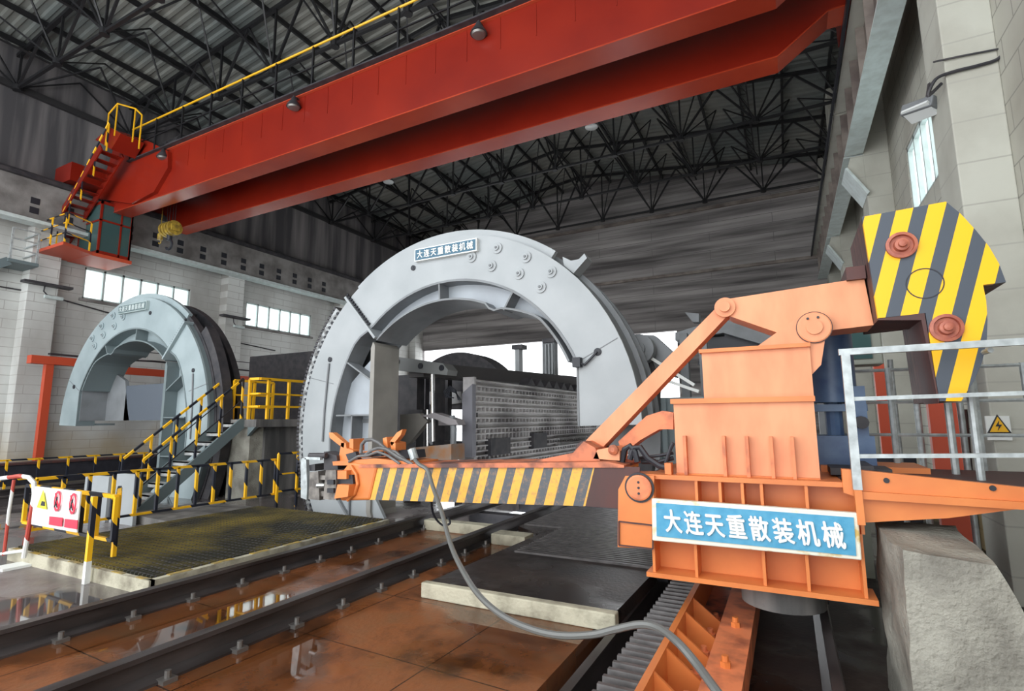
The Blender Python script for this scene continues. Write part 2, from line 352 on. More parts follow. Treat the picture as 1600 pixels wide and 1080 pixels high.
def text_mesh(name, s, size, origin, xdir, udir, depth, m, parent, width=None, embold=0.0, slant=0.0):
    cu = bpy.data.curves.new(name, 'FONT'); cu.body = s; cu.size = size; cu.extrude = depth; cu.align_x = 'CENTER'; cu.align_y = 'CENTER'
    cu.offset = 0.0; cu.space_character = 1.3
    to = bpy.data.objects.new(name+'_tmp', cu); COL.objects.link(to)
    dg = bpy.context.evaluated_depsgraph_get(); me = bpy.data.meshes.new_from_object(to.evaluated_get(dg))
    bpy.data.objects.remove(to)
    xs = [v.co.x for v in me.vertices]; ys = [v.co.y for v in me.vertices]
    cx, cy = (min(xs)+max(xs))/2, (min(ys)+max(ys))/2; k = 1.0 if width is None else width/(max(xs)-min(xs))
    X = Vector(xdir).normalized(); U = Vector(udir).normalized(); N_ = X.cross(U)
    mb = MB(); O = Vector(origin)
    mb.v = [O + X*((v.co.x-cx)*k + slant*(v.co.y-cy)) + U*(v.co.y-cy) + N_*v.co.z for v in me.vertices]
    mb.f = [tuple(p.vertices) for p in me.polygons]
    if embold:
        v0, f0 = list(mb.v), list(mb.f)
        for dx, dy, dn in ((embold, 0, 0.0003), (-embold, 0, 0.0006), (0, embold, 0.0009), (0, -embold, 0.0012)): mb.add([v + X*dx + U*dy + N_*dn for v in v0], f0)
    bpy.data.meshes.remove(me)
    return mb.build(name, m, parent)
def arc(cx, cz, r, a0, a1, n): return [(cx+r*math.cos(math.radians(a0+(a1-a0)*i/n)), cz+r*math.sin(math.radians(a0+(a1-a0)*i/n))) for i in range(n+1)]
TXT = '大连天重散装机械'

# ================================================================== SETTING
XL, XR, YF, YB = -22.0, 2.65, 28.4, -3.0
EAVE, RIDGE, XM = 14.0, 15.55, -9.7
struct(MB().box(-5.75, YB, -0.3, -1.62, 7.4, 0).build('floor', m_floor))
struct(MB().box(XL-0.3, YB, -0.3, -5.75, 40, 0).build('floor', m_floorL))
struct(MB().box(-1.62, YB, -0.5, XR+0.3, 40, -0.32).build('floor', m_trench))
struct(MB().box(-5.75, 7.4, -3.6, -1.62, 40, -3.4).build('floor', m_trench))
struct(MB().box(-40, YF+0.3, -0.34, 20, 90, -0.02).build('floor', m_ground))
# left wall, with two windows
LW = [(9.2, 13.0, 6.17, 7.32), (15.6, 19.4, 6.17, 7.32)]
mb = MB()
mb.box(XL-0.3, YB, 0, XL, YF+0.3, 6.17); mb.box(XL-0.3, YB, 7.32, XL, YF+0.3, 9.6)
mb.box(XL-0.3, YB, 6.17, XL, 9.2, 7.32); mb.box(XL-0.3, 13.0, 6.17, XL, 15.6, 7.32); mb.box(XL-0.3, 19.4, 6.17, XL, YF+0.3, 7.32)
struct(mb.build('wall_left', m_wallL))
struct(MB().box(XL-0.3, YB, 9.6, XL, YF+0.3, EAVE+0.2).build('wall_left', m_cler))
def window_x(i, x, y0, y1, z0, z1, n, zmid):
    f = MB(); t = 0.07
    f.box(x-0.2, y0, z0, x-0.05, y1, z0+t).box(x-0.2, y0, z1-t, x-0.05, y1, z1)
    for k in range(n+1):
        yy = y0 + (y1-y0-t)*k/n; f.box(x-0.2, yy, z0, x-0.05, yy+t, z1)
    if zmid: f.box(x-0.18, y0, zmid, x-0.07, y1, zmid+0.05)
    fr = struct(f.build('window_%d' % i, m_offw)); return fr
m_pane, nt, b = _nt('milky_window_glass')
for n_ in list(nt.nodes):
    if n_.type == 'BSDF_PRINCIPLED': nt.nodes.remove(n_)
tr = nt.nodes.new('ShaderNodeBsdfTransparent'); tr.inputs[0].default_value = (0.9, 0.95, 0.93, 1)
tl = nt.nodes.new('ShaderNodeBsdfTranslucent'); tl.inputs[0].default_value = (0.85, 0.9, 0.88, 1)
ms = nt.nodes.new('ShaderNodeMixShader'); ms.inputs[0].default_value = 0.4
nt.links.new(tr.outputs[0], ms.inputs[1]); nt.links.new(tl.outputs[0], ms.inputs[2])
nt.links.new(ms.outputs[0], [n_ for n_ in nt.nodes if n_.type == 'OUTPUT_MATERIAL'][0].inputs[0])
for i, (y0, y1, z0, z1) in enumerate(LW):
    fr = window_x(i+1, XL, y0, y1, z0, z1, 6, None)
    MB().box(XL-0.13, y0+0.05, z0+0.05, XL-0.11, y1-0.05, z1-0.05).build('glass_pane', m_pane, fr)
    MB().box(XL-0.3, y0-0.1, z0-0.1, XL+0.08, y1+0.1, z0).build('sill', m_beamL, fr)
# right wall with window
RW = (10.3, 13.35, 6.0, 7.5)
mb = MB()
mb.box(XR, YB, -0.5, XR+0.3, YF+0.3, RW[2]); mb.box(XR, YB, RW[3], XR+0.3, YF+0.3, EAVE+0.2)
mb.box(XR, YB, RW[2], XR+0.3, RW[0], RW[3]); mb.box(XR, RW[1], RW[2], XR+0.3, YF+0.3, RW[3])
struct(mb.build('wall_right', m_wallR))
f = MB(); t = 0.06
f.box(XR+0.02, RW[0], RW[2], XR+0.15, RW[1], RW[2]+t).box(XR+0.02, RW[0], RW[3]-0.1, XR+0.15, RW[1], RW[3])
for k in range(6):
    yy = RW[0]+(RW[1]-RW[0]-t)*k/5; f.box(XR+0.02, yy, RW[2], XR+0.15, yy+t, RW[3])
fr = struct(f.build('window_3', m_offw)); MB().box(XR+0.1, RW[0]+.05, RW[2]+.05, XR+0.11, RW[1]-.05, RW[3]-.05).build('glass_pane', m_pane, fr)
# far wall above its wide opening
mb = MB(); mb.prism([(XL, 6.42), (XR, 6.42), (XR, EAVE+0.17), (XM, RIDGE+0.21), (XL, EAVE+0.17)], YF, YF+0.3)
mb.box(XL, YF, -0.3, XL+0.45, YF+0.3, 6.42); mb.box(-4.9, YF, -0.3, XR, YF+0.3, 6.42)
struct(mb.build('wall_back', m_far))
struct(MB().box(XL, YF-0.12, 12.72, XR, YF, 12.9).build('trim_1', m_beamR))
struct(MB().box(XL, YF-0.10, 9.35, XR, YF, 9.5).build('trim_2', m_beamR))
# corrugated ceiling, ridges running across the hall
mb = MB(); ys = []; y = YB
pit = 0.34
while y < YF+0.3: ys.append((y, 0)); ys.append((y+pit*0.3, 0)); ys.append((y+pit*0.45, 0.06)); ys.append((y+pit*0.85, 0.06)); y += pit
vs = []; 
for (yy, dz) in ys:
    for x, z in ((XL-0.3, EAVE+0.16), (XM, RIDGE+0.2), (XR+0.3, EAVE+0.16)): vs.append((x, yy, z+dz))
mb.add(vs, [(3*i+k, 3*i+k+1, 3*i+k+4, 3*i+k+3) for i in range(len(ys)-1) for k in range(2)])
n0 = len(mb.v)
mb.add([(x, yy, z+0.3) for yy in (YB, YF+0.3) for x, z in ((XL-0.3, EAVE+0.16), (XM, RIDGE+0.2), (XR+0.3, EAVE+0.16))], [(0, 1, 4, 3), (1, 2, 5, 4)])
struct(mb.build('ceiling', m_roof))
def roofz(x): return EAVE + (RIDGE-EAVE)*(1-abs(x-XM)/(XM-XL)) if x < XM else EAVE + (RIDGE-EAVE)*(1-(x-XM)/(XR-XM))

# columns
def column(x0, x1, y0, y1, z1, m, label):
    return tag(MB().box(x0, y0, 0 if x0 < -10 else -0.32, x1, y1, z1).build('concrete_column', m, bevel=0.015), label, 'column', 'wall columns')
nm = ['nearest to the crane cab', 'between the two bright left windows', 'beyond the far left window', 'in the far left corner']
for i, yy in enumerate((7.5, 14.3, 20.9, 27.6)):
    c = column(XL, XL+0.5, yy, yy+0.8, 8.25, m_wallL, 'pale concrete column on the left wall, ' + nm[i])
nm = ['broad pale one beside the floodlight', 'second from the camera, past the window', 'third from the camera', 'fourth, near the far wall']
for i, yy in enumerate((8.15, 15.0, 21.6, 27.6)):
    column(2.12, XR, yy, yy+0.85, EAVE, m_pil, 'concrete column on the right wall, ' + nm[i])
# corbels (white inclined supports under the right runway)
# runway beams
rb = thing('crane_runway_beam', (-21.3, 12, 8.25), 'long concrete crane runway beam on the left wall with paired square holes', 'beam')
mb = MB(); mb.box(-21.45, YB, 8.25, -21.2, YF, 9.6)
mb.build('web', m_beamL, rb)
MB().box(-21.5, YB, 8.16, -21.0, YF, 8.27).build('bottom_flange', m_offw, rb, label='pale painted bottom edge')
MB().box(-21.55, YB, 9.6, -21.05, YF, 9.72).build('top_flange', m_dark, rb)
MB().box(-21.3, YB, 9.72, -21.22, YF, 9.84).build('crane_rail', m_dark, rb)
for k in range(14):
    yy = 7.2+0.93*k
    MB().box(-21.205, yy, 8.82, -21.19, yy+0.24, 9.03).box(-21.205, yy, 8.50, -21.19, yy+0.24, 8.71).build('square_hole_pair', m_black, rb)
for i, (y0, y1) in enumerate(((0, 8.2), (8.3, 14.95), (15.05, 21.6), (21.7, 28.3))):
    lab = ['nearest segment overhead', 'segment beside the right window', 'third segment', 'farthest segment'][i]
    rb = thing('crane_runway_beam', (1.95, (y0+y1)/2, 8.25), 'steel crane runway beam on the right columns, ' + lab, 'beam', 'right runway beams')
    MB().box(1.72, y0, 8.3, 2.12, y1, 8.34).build('bottom_flange', m_offw, rb, label='pale green-white underside')
    MB().box(1.88, y0, 8.34, 1.96, y1, 9.5).build('web', m_beamR, rb)
    MB().box(1.60, y0, 9.5, 2.2, y1, 9.56).build('top_flange', m_pil, rb)
    MB().box(1.88, y0, 9.56, 1.96, y1, 9.7).build('crane_rail', m_dark, rb)
    mb = MB()
    for k in range(int((y1-y0)/1.1)+1):
        yy = y0+0.05+k*1.1
        if yy < y1-.05: mb.box(1.73, yy, 8.34, 1.9, yy+0.03, 9.5)
    mb.build('stiffeners', m_beamR, rb)
    MB().box(1.52, y0, 9.46, 1.57, y1, 9.6).build('conductor_rail', m_black, rb)
for i, yy in enumerate((14.95, 21.6)):
    c = thing('column_corbel', (2.0, yy, 7.2), 'pale bent corbel bracket on the right wall, ' + ('nearer' if i == 0 else 'farther') + ' of the two', 'bracket', 'right wall corbels')
    MB().prism([(1.75, 7.95), (1.85, 8.28), (2.12, 8.28), (2.12, 7.2)], yy+0.05, yy+0.85).build('haunch', m_pil, c)
    MB().prism([(1.70, 7.95), (1.75, 7.97), (2.16, 7.25), (2.11, 7.2)], yy-0.1, yy+0.9).build('facing', m_offw, c)

# ------------------------------------------------------------------ roof trusses
TY = [3.3+3.4*i-3.4 for i in range(9)]
NB = 9
bx = [XL+0.25+(XR-XL-0.5)*k/NB for k in range(NB+1)]
tl_ = ['first', 'second', 'third', 'fourth', 'fifth', 'sixth', 'seventh', 'eighth', 'ninth']
for i, yy in enumerate(TY):
    t = thing('roof_truss', (XM, yy, 12.7), 'black steel roof truss across the hall, %s counting from the camera end' % tl_[i], 'truss', 'roof trusses')
    MB().bar((XL, yy, 12.72), (XR, yy, 12.72), 0.09, 0.09).build('bottom_chord', m_truss, t)
    mb = MB()
    mb.bar((XL, yy, roofz(XL)-0.05), (XM, yy, roofz(XM)-0.05), 0.11, 0.13).bar((XM, yy, roofz(XM)-0.05), (XR, yy, roofz(XR)-0.05), 0.11, 0.13)
    mb.build('top_chord', m_truss, t)
    d = MB(); br = MB()
    for k, x in enumerate(bx):
        zt = roofz(x)-0.1
        d.bar((x, yy, 12.72), (x, yy, zt), 0.06)
        if k < NB:
            xm = (x+bx[k+1])/2; zm = roofz(xm)-0.1
            d.bar((x, yy, 12.72), (xm, yy, zm), 0.07).bar((xm, yy, zm), (bx[k+1], yy, 12.72), 0.07)
        for sx in (-1.2, 1.2):
            for sy in (-1.7, 1.7):
                x2 = min(max(x+sx, XL+0.1), XR-0.1)
                if i in (0, 8) and (yy+sy > YF or yy+sy < YB): continue
                br.bar((x, yy, 12.72), (x2, yy+sy, roofz(x2)-0.05), 0.045)
        d.lathe([(0.13, -0.09), (0.13, 0.09)], (x, yy, 12.72), n=8)
    d.build('web_members', m_truss, t); br.build('cross_braces', m_truss, t)
k = 0
for j in range(17):
    x = XL+0.5 + (XR-XL-1.0)*j/16
    z = roofz(x)
    side = 'left' if x < XM-0.3 else ('right' if x > XM+0.3 else 'middle')
    p = thing('roof_purlin', (x, 12, z), 'dark steel purlin running along the %s of the roof, number %s from the left wall' % (side, ['one','two','three','four','five','six','seven','eight','nine','ten','eleven','twelve','thirteen','fourteen','fifteen','sixteen','seventeen'][j]), 'purlin', 'roof purlins')
    MB().bar((x, YB, z+0.06), (x, YF, z+0.06), 0.085, 0.16).build('beam', m_truss, p)
    if j % 2 == 0:
        mb = MB(); mb.bar((x+0.28, YB, z-0.28), (x+0.28, YF, z-0.28), 0.05, 0.05)
        q = YB
        while q < YF-1: mb.bar((x+0.28, q, z-0.28), (x, q+0.42, z), 0.022).bar((x, q+0.42, z), (x+0.28, q+0.85, z-0.28), 0.022); q += 0.85
        mb.build('lattice_rod', m_truss2, p)
tag(MB().bar((XL+0.12, YB, 12.8), (XL+0.12, YF, 12.8), 0.14, 0.2).build('eaves_beam', m_truss2), 'dark eaves beam along the top of the left wall', 'beam')
def hbay(u, v, z, label, r=0.28):
    c = PZ(u, v, z)
    t = thing('high_bay_lamp', c, label, 'lamp', 'high bay lamps under the roof')
    MB().lathe([(r*0.3, 0.3), (r*0.5, 0.22), (r, 0.0), (r*0.97, 0.0)], c, n=20).build('shade', m_dark, t, smooth=True)
    MB().lathe([(r*0.93, 0.01), (r*0.9, -0.03), (r*0.5, -0.06)], c, n=20).build('diffuser', m_lampg, t, smooth=True)
    MB().cyl(c+Vector((0, 0, 0.3)), (c.x, c.y, roofz(c.x)+0.05), 0.015, 6).build('rod', m_dark, t)
hbay(607, 284, 13.4, 'small pale round lamp under the roof, left of the two lamps below the red girder')
hbay(924, 198, 13.4, 'small pale round lamp under the roof, right of the two lamps below the red girder')

# ================================================================== OVERHEAD CRANE
cr = thing('overhead_crane', (-9.8, 10.3, 9.0), 'red twin-girder overhead travelling crane spanning the hall', 'crane')
def girder(ya, yb):
    zt, zb = 10.52, 9.0
    out = [(-21.0, 9.95), (-20.2, zb), (0.32, zb), (1.25, 9.65), (1.75, 9.65), (1.75, zt), (-21.0, zt)]
    g = MB().prism(out, ya, yb).build('main_girder', m_red, cr)
    lip = 0.045
    for (a, b_, zz) in ((ya-lip, ya+0.0, zb),):
        MB().prism([(-20.2, zz), (0.32, zz), (1.25, 9.65), (1.75, 9.65), (1.75, 9.62), (1.25, 9.62), (0.32, zz-0.03), (-20.2, zz-0.03)], ya-lip, yb+lip).build('bottom_flange', m_flange, g)
    MB().box(-21.0, ya-0.08, zt, 1.75, yb+0.08, zt+0.04).build('top_flange', m_redd, g)
    return g
g1 = girder(9.13, 9.58); g2 = girder(11.08, 11.55)
x = -19.6
while x < 1.0: MB().box(x, 9.12, 9.75, x+0.02, 9.13, 10.5).build('stiffener_seam', m_red, g1); x += 0.86
for x0, x1, lab in ((-21.9, -20.6, 'l'), (1.3, 2.1, 'r')):
    MB().box(x0 if lab == 'l' else 1.55, 8.0, 9.86, -20.8 if lab == 'l' else 2.05, 12.7, 10.5).build('end_carriage', m_red, cr)
# crane walkway rail on the near side: posts and yellow top rail
mb = MB(); p = MB()
xa = -19.3; top = 11.75
while xa < 1.6:
    mb.bar((xa, 9.0, 10.55), (xa, 9.0, top), 0.05); xa += 1.45
mb.bar((-19.3, 9.0, 11.15), (1.6, 9.0, 11.15), 0.035)
rl = mb.build('walkway_railing', m_truss, cr)
MB().cyl((-19.3, 9.0, top), (1.6, 9.0, top), 0.03, 6).build('handrail', m_yel, rl, label='yellow handrail')
MB().box(-19.3, 8.9, 10.54, 1.6, 9.2, 10.58).build('walkway', m_dark, cr)
mb = MB()
for (x, s) in ((-18.6, .5), (-17.6, .35), (-15.8, .4), (-14.6, .3), (-12.4, .3)):
    mb.box(x, 9.3, 10.58, x+s*1.6, 9.7, 10.58+s)
mb.build('equipment_boxes', m_dark, cr)
mb = MB()   # trolley on top
mb.box(-19.6, 9.3, 10.6, -17.2, 11.5, 11.0); mb.cyl((-19.2, 9.8, 11.2), (-17.6, 9.8, 11.2), 0.28, 14)
mb.build('trolley', m_dark, cr)
# end platform, stairs and cab
sx0, sz0 = PY(185, 222, 8.35).x, PY(185, 222, 8.35).z; sx1, sz1 = PY(98, 372, 8.35).x, PY(98, 372, 8.35).z
pl = MB(); pl.prism(XZ([(186, 205), (235, 222), (262, 236), (262, 262), (240, 300), (205, 318), (150, 310), (165, 270)], 9.0), 9.0, 9.13)
pl.build('end_housing', m_red, cr)
mb = MB(); mb.prism(XZ([(165, 225), (186, 205), (205, 215), (190, 240)], 8.5), 8.2, 8.9)
mb.build('stair_head_platform', m_red, cr)
st = MB()
A0, A1 = PY(172, 235, 8.3), PY(88, 372, 8.3)
for dy in (0.0, 0.62): st.bar(A0+Vector((0, dy-0.25, 0)), A1+Vector((0, dy-0.25, 0)), 0.04, 0.26)
for k in range(12):
    q = A0.lerp(A1, (k+0.5)/12); st.box(q.x-0.13, q.y-0.23, q.z-0.015, q.x+0.13, q.y+0.35, q.z+0.015)
st.build('stair_flight', m_red, cr)
hr = MB(); B0 = PY(171, 190, 8.05); B1 = PY(92, 345, 8.05)
hr.cyl(B0, B1, 0.03, 6)
for k in range(5):
    q = B0.lerp(B1, k/4); hr.bar(q, q+Vector((0, 0.0, -1.0)), 0.035)
hr.build('stair_handrail', m_bandYB, cr)
hr = MB(); B0 = PY(178, 265, 8.75); B1 = PY(128, 345, 8.75); hr.cyl(B0, B1, 0.03, 6)
hr.build('inner_handrail', m_bandYB, cr)
hr = MB(); pts = [PY(170, 178, 8.1), PY(184, 162, 8.1), PY(212, 170, 8.1), PY(222, 180, 8.1)]
hr.tube(pts, 0.025, 6)
for q in pts: hr.bar(q, q+Vector((0, 0, -1.1)), 0.03)
hr.build('top_handrail', m_yel, cr)
cab = bpy.data.objects.new('operator_cab', None)
cp = XZ([(146, 316), (205, 318), (206, 412), (150, 398)], 8.75)
cx0, cx1 = PY(128, 316, 8.75).x, PY(158, 330, 8.75).x; cz1 = PY(158, 314, 8.75).z; cz0 = PY(158, 393, 8.75).z; cyb = PX(206, 370, cx1).y
cabm = MB()
cabm.box(cx0, 8.75, cz0, cx1, cyb, cz0+0.1).box(cx0, 8.75, cz1-0.1, cx1, cyb, cz1)
for x in (cx0, cx1-0.06):
    for yy in (8.75, cyb-0.06): cabm.box(x, yy, cz0, x+0.06, yy+0.06, cz1)
cabm.box(cx1-0.04, (8.75+cyb)/2+0.12, cz0, cx1, (8.75+cyb)/2+0.17, cz1)
zm = cz0+(cz1-cz0)*0.62
cabm.box(cx0, 8.75, zm, cx1, 8.79, zm+0.06).box(cx1-0.04, 8.75, zm, cx1, cyb, zm+0.06).box(cx0, cyb-0.05, cz0, cx1, cyb, cz1)
cabm.box(cx0+0.1, 9.0, cz1, cx0+0.25, 9.2, 9.9).box(cx1-0.25, 9.2, cz1, cx1-0.1, 9.4, 9.9)
cab = cabm.build('operator_cab', m_red, cr, label='red framed hanging cab with dark green windows')
MB().box(cx0+0.03, 8.77, cz0+0.08, cx1-0.03, 8.78, cz1-0.08).box(cx1-0.025, 8.8, cz0+0.08, cx1-0.02, cyb-0.05, cz1-0.08).build('window_glass', m_cab, cab)
mb = MB(); q0 = PZ(50, 397, cz0-0.1); q1 = PZ(90, 378, cz0-0.1)
mb.box(cx0-0.1, 8.55, cz0-0.14, cx1+0.05, cyb+0.05, cz0-0.02)
mb.prism([(-21.8, 7.62), (-21.7, 8.6), (-20.2, 8.6), (-19.75, 7.62)], cz0-0.13, cz0-0.03, 'z')
mb.build('cab_platform', m_redd, cr, label='red tray platform under the cab')
mb = MB(); qa = Vector((-21.75, 7.68, cz0-0.05)); qb = Vector((-19.85, 7.68, cz0-0.05)); qc = Vector((-20.2, 8.5, cz0-0.05))
for q in (qa, qa.lerp(qb, 0.5), qb, qc): mb.bar(q, q+Vector((0, 0, 1.0)), 0.04)
for h in (0.35, 0.68, 1.0): mb.bar(qa+Vector((0, 0, h)), qb+Vector((0, 0, h)), 0.03).bar(qb+Vector((0, 0, h)), qc+Vector((0, 0, h)), 0.03)
mb.build('cab_platform_railing', m_bandYB, cr)
# rope and hook block
hk = thing('crane_hook_block', PY(265, 365, 10.3), 'yellow hook block with black hook hanging by ropes under the red crane', 'hook')
h0 = PY(266, 358, 10.3)
mb = MB()
for dx in (-0.25, -0.1, 0.1, 0.25): mb.cyl(h0+Vector((dx, 0, 0.1)), (h0.x+dx, 10.3, 10.6), 0.012, 5)
mb.build('wire_ropes', m_black, hk)
mb = MB()
for dx in (-0.28, -0.12, 0.04, 0.2): mb.cyl(h0+Vector((dx, 0, 0)), h0+Vector((dx+0.1, 0, 0)), 0.26, 18)
mb.box(h0.x-0.32, 10.15, h0.z-0.12, h0.x+0.35, 10.45, h0.z+0.1)
mb.build('sheave_housing', m_gold, hk, smooth=True)
mb = MB(); mb.cyl(h0+Vector((0, 0, -0.2)), h0+Vector((0, 0, -0.42)), 0.09, 10)
mb.tube([h0+Vector((0.0+0.17*math.cos(a), 0, -0.58+0.17*math.sin(a))) for a in [PI*0.5-i*PI*1.35/12 for i in range(13)]], 0.045, 8)
mb.build('hook', m_black, hk, smooth=True)
mb = MB(); h2 = PY(250, 375, 10.3)
mb.cyl(h2, h2+Vector((0.0, 0, 0.22)), 0.09, 10).tube([h2+Vector((0.07*math.cos(a), 0, -0.07+0.07*math.sin(a))) for a in [PI*0.5-i*PI*1.35/10 for i in range(11)]], 0.02, 6)
mb.cyl(h2+Vector((0, 0, .2)), (h2.x, 10.3, 10.5), 0.01, 5)
mb.build('auxiliary_hook', m_gold, hk)
nm = ['left of the three, over the crane cab', 'middle of the three', 'right of the three, near the picture top']
for i, (u, v, s) in enumerate(((255, 243, 1.0), (459, 163, 1.0), (748, 48, 1.0))):
    c = PY(u, v, 8.98)
    t = thing('bell_lamp', c, 'dark bell-shaped floodlamp on the red crane girder, ' + nm[i], 'lamp', 'lamps on the crane girder')
    MB().lathe([(0.03, 0.22), (0.06, 0.18), (0.10, 0.08), (0.17, -0.02), (0.19, -0.08), (0.17, -0.08)], c, n=20).build('shade', m_dark, t, smooth=True)
    MB().lathe([(0.17, -0.07), (0.14, -0.12), (0.06, -0.14)], c, n=20).build('bulb_glass', m_bolt, t, smooth=True)
    MB().box(c.x-0.02, c.y-0.02, c.z+0.2, c.x+0.02, 9.13, c.z+0.24).build('bracket', m_dark, t)

# ================================================================== ROTARY TIPPLERS
def tippler(label, cx, mir, mf, mi, ms_, Y=7.8, signm=None, letm=None, framem=None):
    S = -1 if mir else 1
    X = lambda x: cx + S*x          # local x relative to ring centre
    CZ = 1.64
    t = thing('rotary_wagon_tippler', (cx, Y+1, 0), label, 'tippler')
    def P2(pts): return [(X(a), b) for a, b in pts]
    # front plate: C-shaped, open at the lower right
    n = 72
    outer = []; inner = []
    a0, a1 = 1.2, 300.0
    for i in range(n+1):
        a = a0+(a1-a0)*i/n; ar = math.radians(a)
        outer.append((3.52*math.cos(ar), CZ+3.52*math.sin(ar)))
    def ri(a):
        # inner outline radius by angle around the ring centre
        K = [(0, 2.53), (6, 2.56), (12, 2.62), (20.5, 2.76), (30, 2.75), (45, 2.74), (60, 2.74), (75, 2.72), (90, 2.70), (105, 2.68), (120, 2.66), (132, 2.64), (140, 2.76), (160, 2.71), (175, 2.73), (188, 2.78), (203, 2.88), (219, 2.75), (240, 2.6), (270, 2.5), (300, 2.5)]
        for (x0, y0), (x1, y1) in zip(K, K[1:]):
            if x0 <= a <= x1: return y0+(y1-y0)*(a-x0)/(x1-x0)
        return 2.6
    inner = []
    for i in range(n+1):
        a = a0+(a1-a0)*i/n; ar = math.radians(a); r = ri(a)
        px, pz = r*math.cos(ar), CZ+r*math.sin(ar)
        if a < 24: px = 2.55
        inner.append((px, pz))
    MB().strip(P2(outer), P2(inner), Y, Y+0.05).build('front_plate', mf, t)
    # flange lining the front plate's inner edge
    in2 = [((px*0.985 if i > 5 else px-0.03), CZ+(pz-CZ)*0.985) for i, (px, pz) in enumerate(inner)]
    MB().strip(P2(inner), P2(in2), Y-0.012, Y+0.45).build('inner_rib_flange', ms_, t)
    # web set back in the channel and the inner flange
    ch_o = []; ch_i = []
    for i in range(0, 40):
        a = 24+(133-24)*i/39; ar = math.radians(a); r = ri(a)*0.99
        r3 = 2.36 if a > 62 else (2.36+(a-62)/(46-62)*(2.62-2.36) if a > 46 else 2.64)
        if a > 62 and a < 66: r3 = 2.30
        ch_o.append((r*math.cos(ar), CZ+r*math.sin(ar))); ch_i.append((r3*math.cos(ar), CZ+r3*math.sin(ar)))
    MB().strip(P2(ch_o), P2(ch_i), Y+0.3, Y+0.34).build('channel_web', mi, t)
    ch_j = [(x*0.985, CZ+(z-CZ)*0.985) for x, z in ch_i]
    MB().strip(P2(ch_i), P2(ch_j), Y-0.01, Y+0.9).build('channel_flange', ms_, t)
    for a in (93, 59):
        ar = math.radians(a); d = Vector((S*math.cos(ar), 0, math.sin(ar))); c = Vector((cx, 0, CZ))
        p, q = c+d*2.36, c+d*(ri(a)-0.02)
        nrm = Vector((-d.z, 0, d.x))
        MB().bar(p+Vector((0, Y+0.15, 0)), q+Vector((0, Y+0.15, 0)), 0.3, 0.03, up=nrm).build('channel_rib', ms_, t)
    # upper left joint plate with bolts
    ar = math.radians(132.3); d = Vector((S*math.cos(ar), 0, math.sin(ar))); c = Vector((cx, 0, CZ)); nrm = Vector((-d.z, 0, d.x))
    jp = MB().bar(c+d*2.36+Vector((0, Y+0.1, 0)), c+d*3.58+Vector((0, Y+0.1, 0)), 0.36, 0.05, up=nrm).build('joint_flange', mf, t)
    mb = MB()
    for k in range(13):
        q = c+d*(2.72+0.073*k)+Vector((0, Y-0.03, 0)) + nrm*(-S*0.03)
        MB().cyl(q, q+nrm*(-S*0.05), 0.025, 6).build('joint_bolt', m_black, jp)
    # vertical post at the left inside
    px = -1.68
    MB().prism(P2([(px, 3.32), (px+0.05, 3.25), (px+0.05, 0.1), (px+0.4, -0.9), (px+0.3, -0.9), (px-0.05, 0.1), (px-0.05, 3.2)]), Y-0.01, Y+0.72).build('inner_post', m_postgrey if not mir else ms_, t)
    MB().prism(P2([(px, 3.3), (-2.7, 2.4), (-2.72, 0.2), (-2.4, -0.5), (px+0.2, -0.7), (px, 0.2)]), Y+0.3, Y+0.34).build('leg_web', mi, t)
    for (p, q) in (((px, 2.55), (-2.35, 2.95)), ((px, 1.90), (-2.6, 1.90)), ((px, 0.95), (-2.66, 0.95)), ((-2.18, 1.9), (-2.18, -0.3))):
        MB().bar((X(p[0]), Y+0.15, p[1]), (X(q[0]), Y+0.15, q[1]), 0.3, 0.03, up=Vector((-(q[1]-p[1]), 0, (q[0]-p[0])))).build('leg_rib', ms_, t)
    # lower web plates
    MB().prism(P2([(-3.0, 0.30), (-1.55, 0.32), (-1.1, -0.35), (-2.2, -1.1), (-2.6, -0.6)]), Y+0.05, Y+0.12).build('lower_web', mf, t)
    # drum, rims
    def band(r0, r1, aa, ab, y0, y1, name, m):
        return MB().strip(P2(arc(0, CZ, r1, aa, ab, 64)), P2(arc(0, CZ, r0, aa, ab, 64)), y0, y1).build(name, m, t)
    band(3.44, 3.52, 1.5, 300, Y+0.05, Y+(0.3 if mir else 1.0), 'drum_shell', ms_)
    if not mir: band(3.30, 3.60, 1.5, 300, Y+0.42, Y+0.5, 'rim_ring', ms_)
    band(3.50, 3.66, 54, 128, Y+0.12, Y+0.22, 'cable_trough', mf)
    if not mir: band(2.5, 3.58, -8, 250, Y+0.95, Y+1.0, 'rear_plate', m_greyd)
    # gear segment on the left flank
    gm = m_galvg if not mir else m_dark
    g = band(3.56, 3.84, 139, 212, Y+0.18, Y+0.42, 'gear_rack_segment', gm)
    if not mir:
        mb = MB()
        for k in range(62):
            a = math.radians(139.5+72*k/61); q = Vector((X(3.84*math.cos(a)), 0, CZ+3.84*math.sin(a))); dd = Vector((S*math.cos(a), 0, math.sin(a)))
            mb.bar(q+Vector((0, Y+0.3, 0)), q+dd*0.07+Vector((0, Y+0.3, 0)), 0.24, 0.05, up=Vector((-dd.z, 0, dd.x)))
        mb.build('gear_teeth', m_dark, g)
        for k in range(40):
            a = math.radians(140+70*k/39); q = Vector((X(3.71*math.cos(a)), Y+0.18, CZ+3.71*math.sin(a))); MB().cyl(q, q+Vector((0, -0.03, 0)), 0.035, 6).build('gear_bolt', m_black, g)
        band(3.52, 3.56, 139, 212, Y+0.05, Y+0.2, 'gear_edge_strip', m_black)
    else:
        band(3.40, 3.60, 40, 215, Y+0.16, Y+0.32, 'dark_outer_rim', m_dark)  # dark steel colour on the outer rim band
        band(2.75, 2.9, 8, 215, Y+0.3, Y+0.8, 'inner_barrel', m_dark)
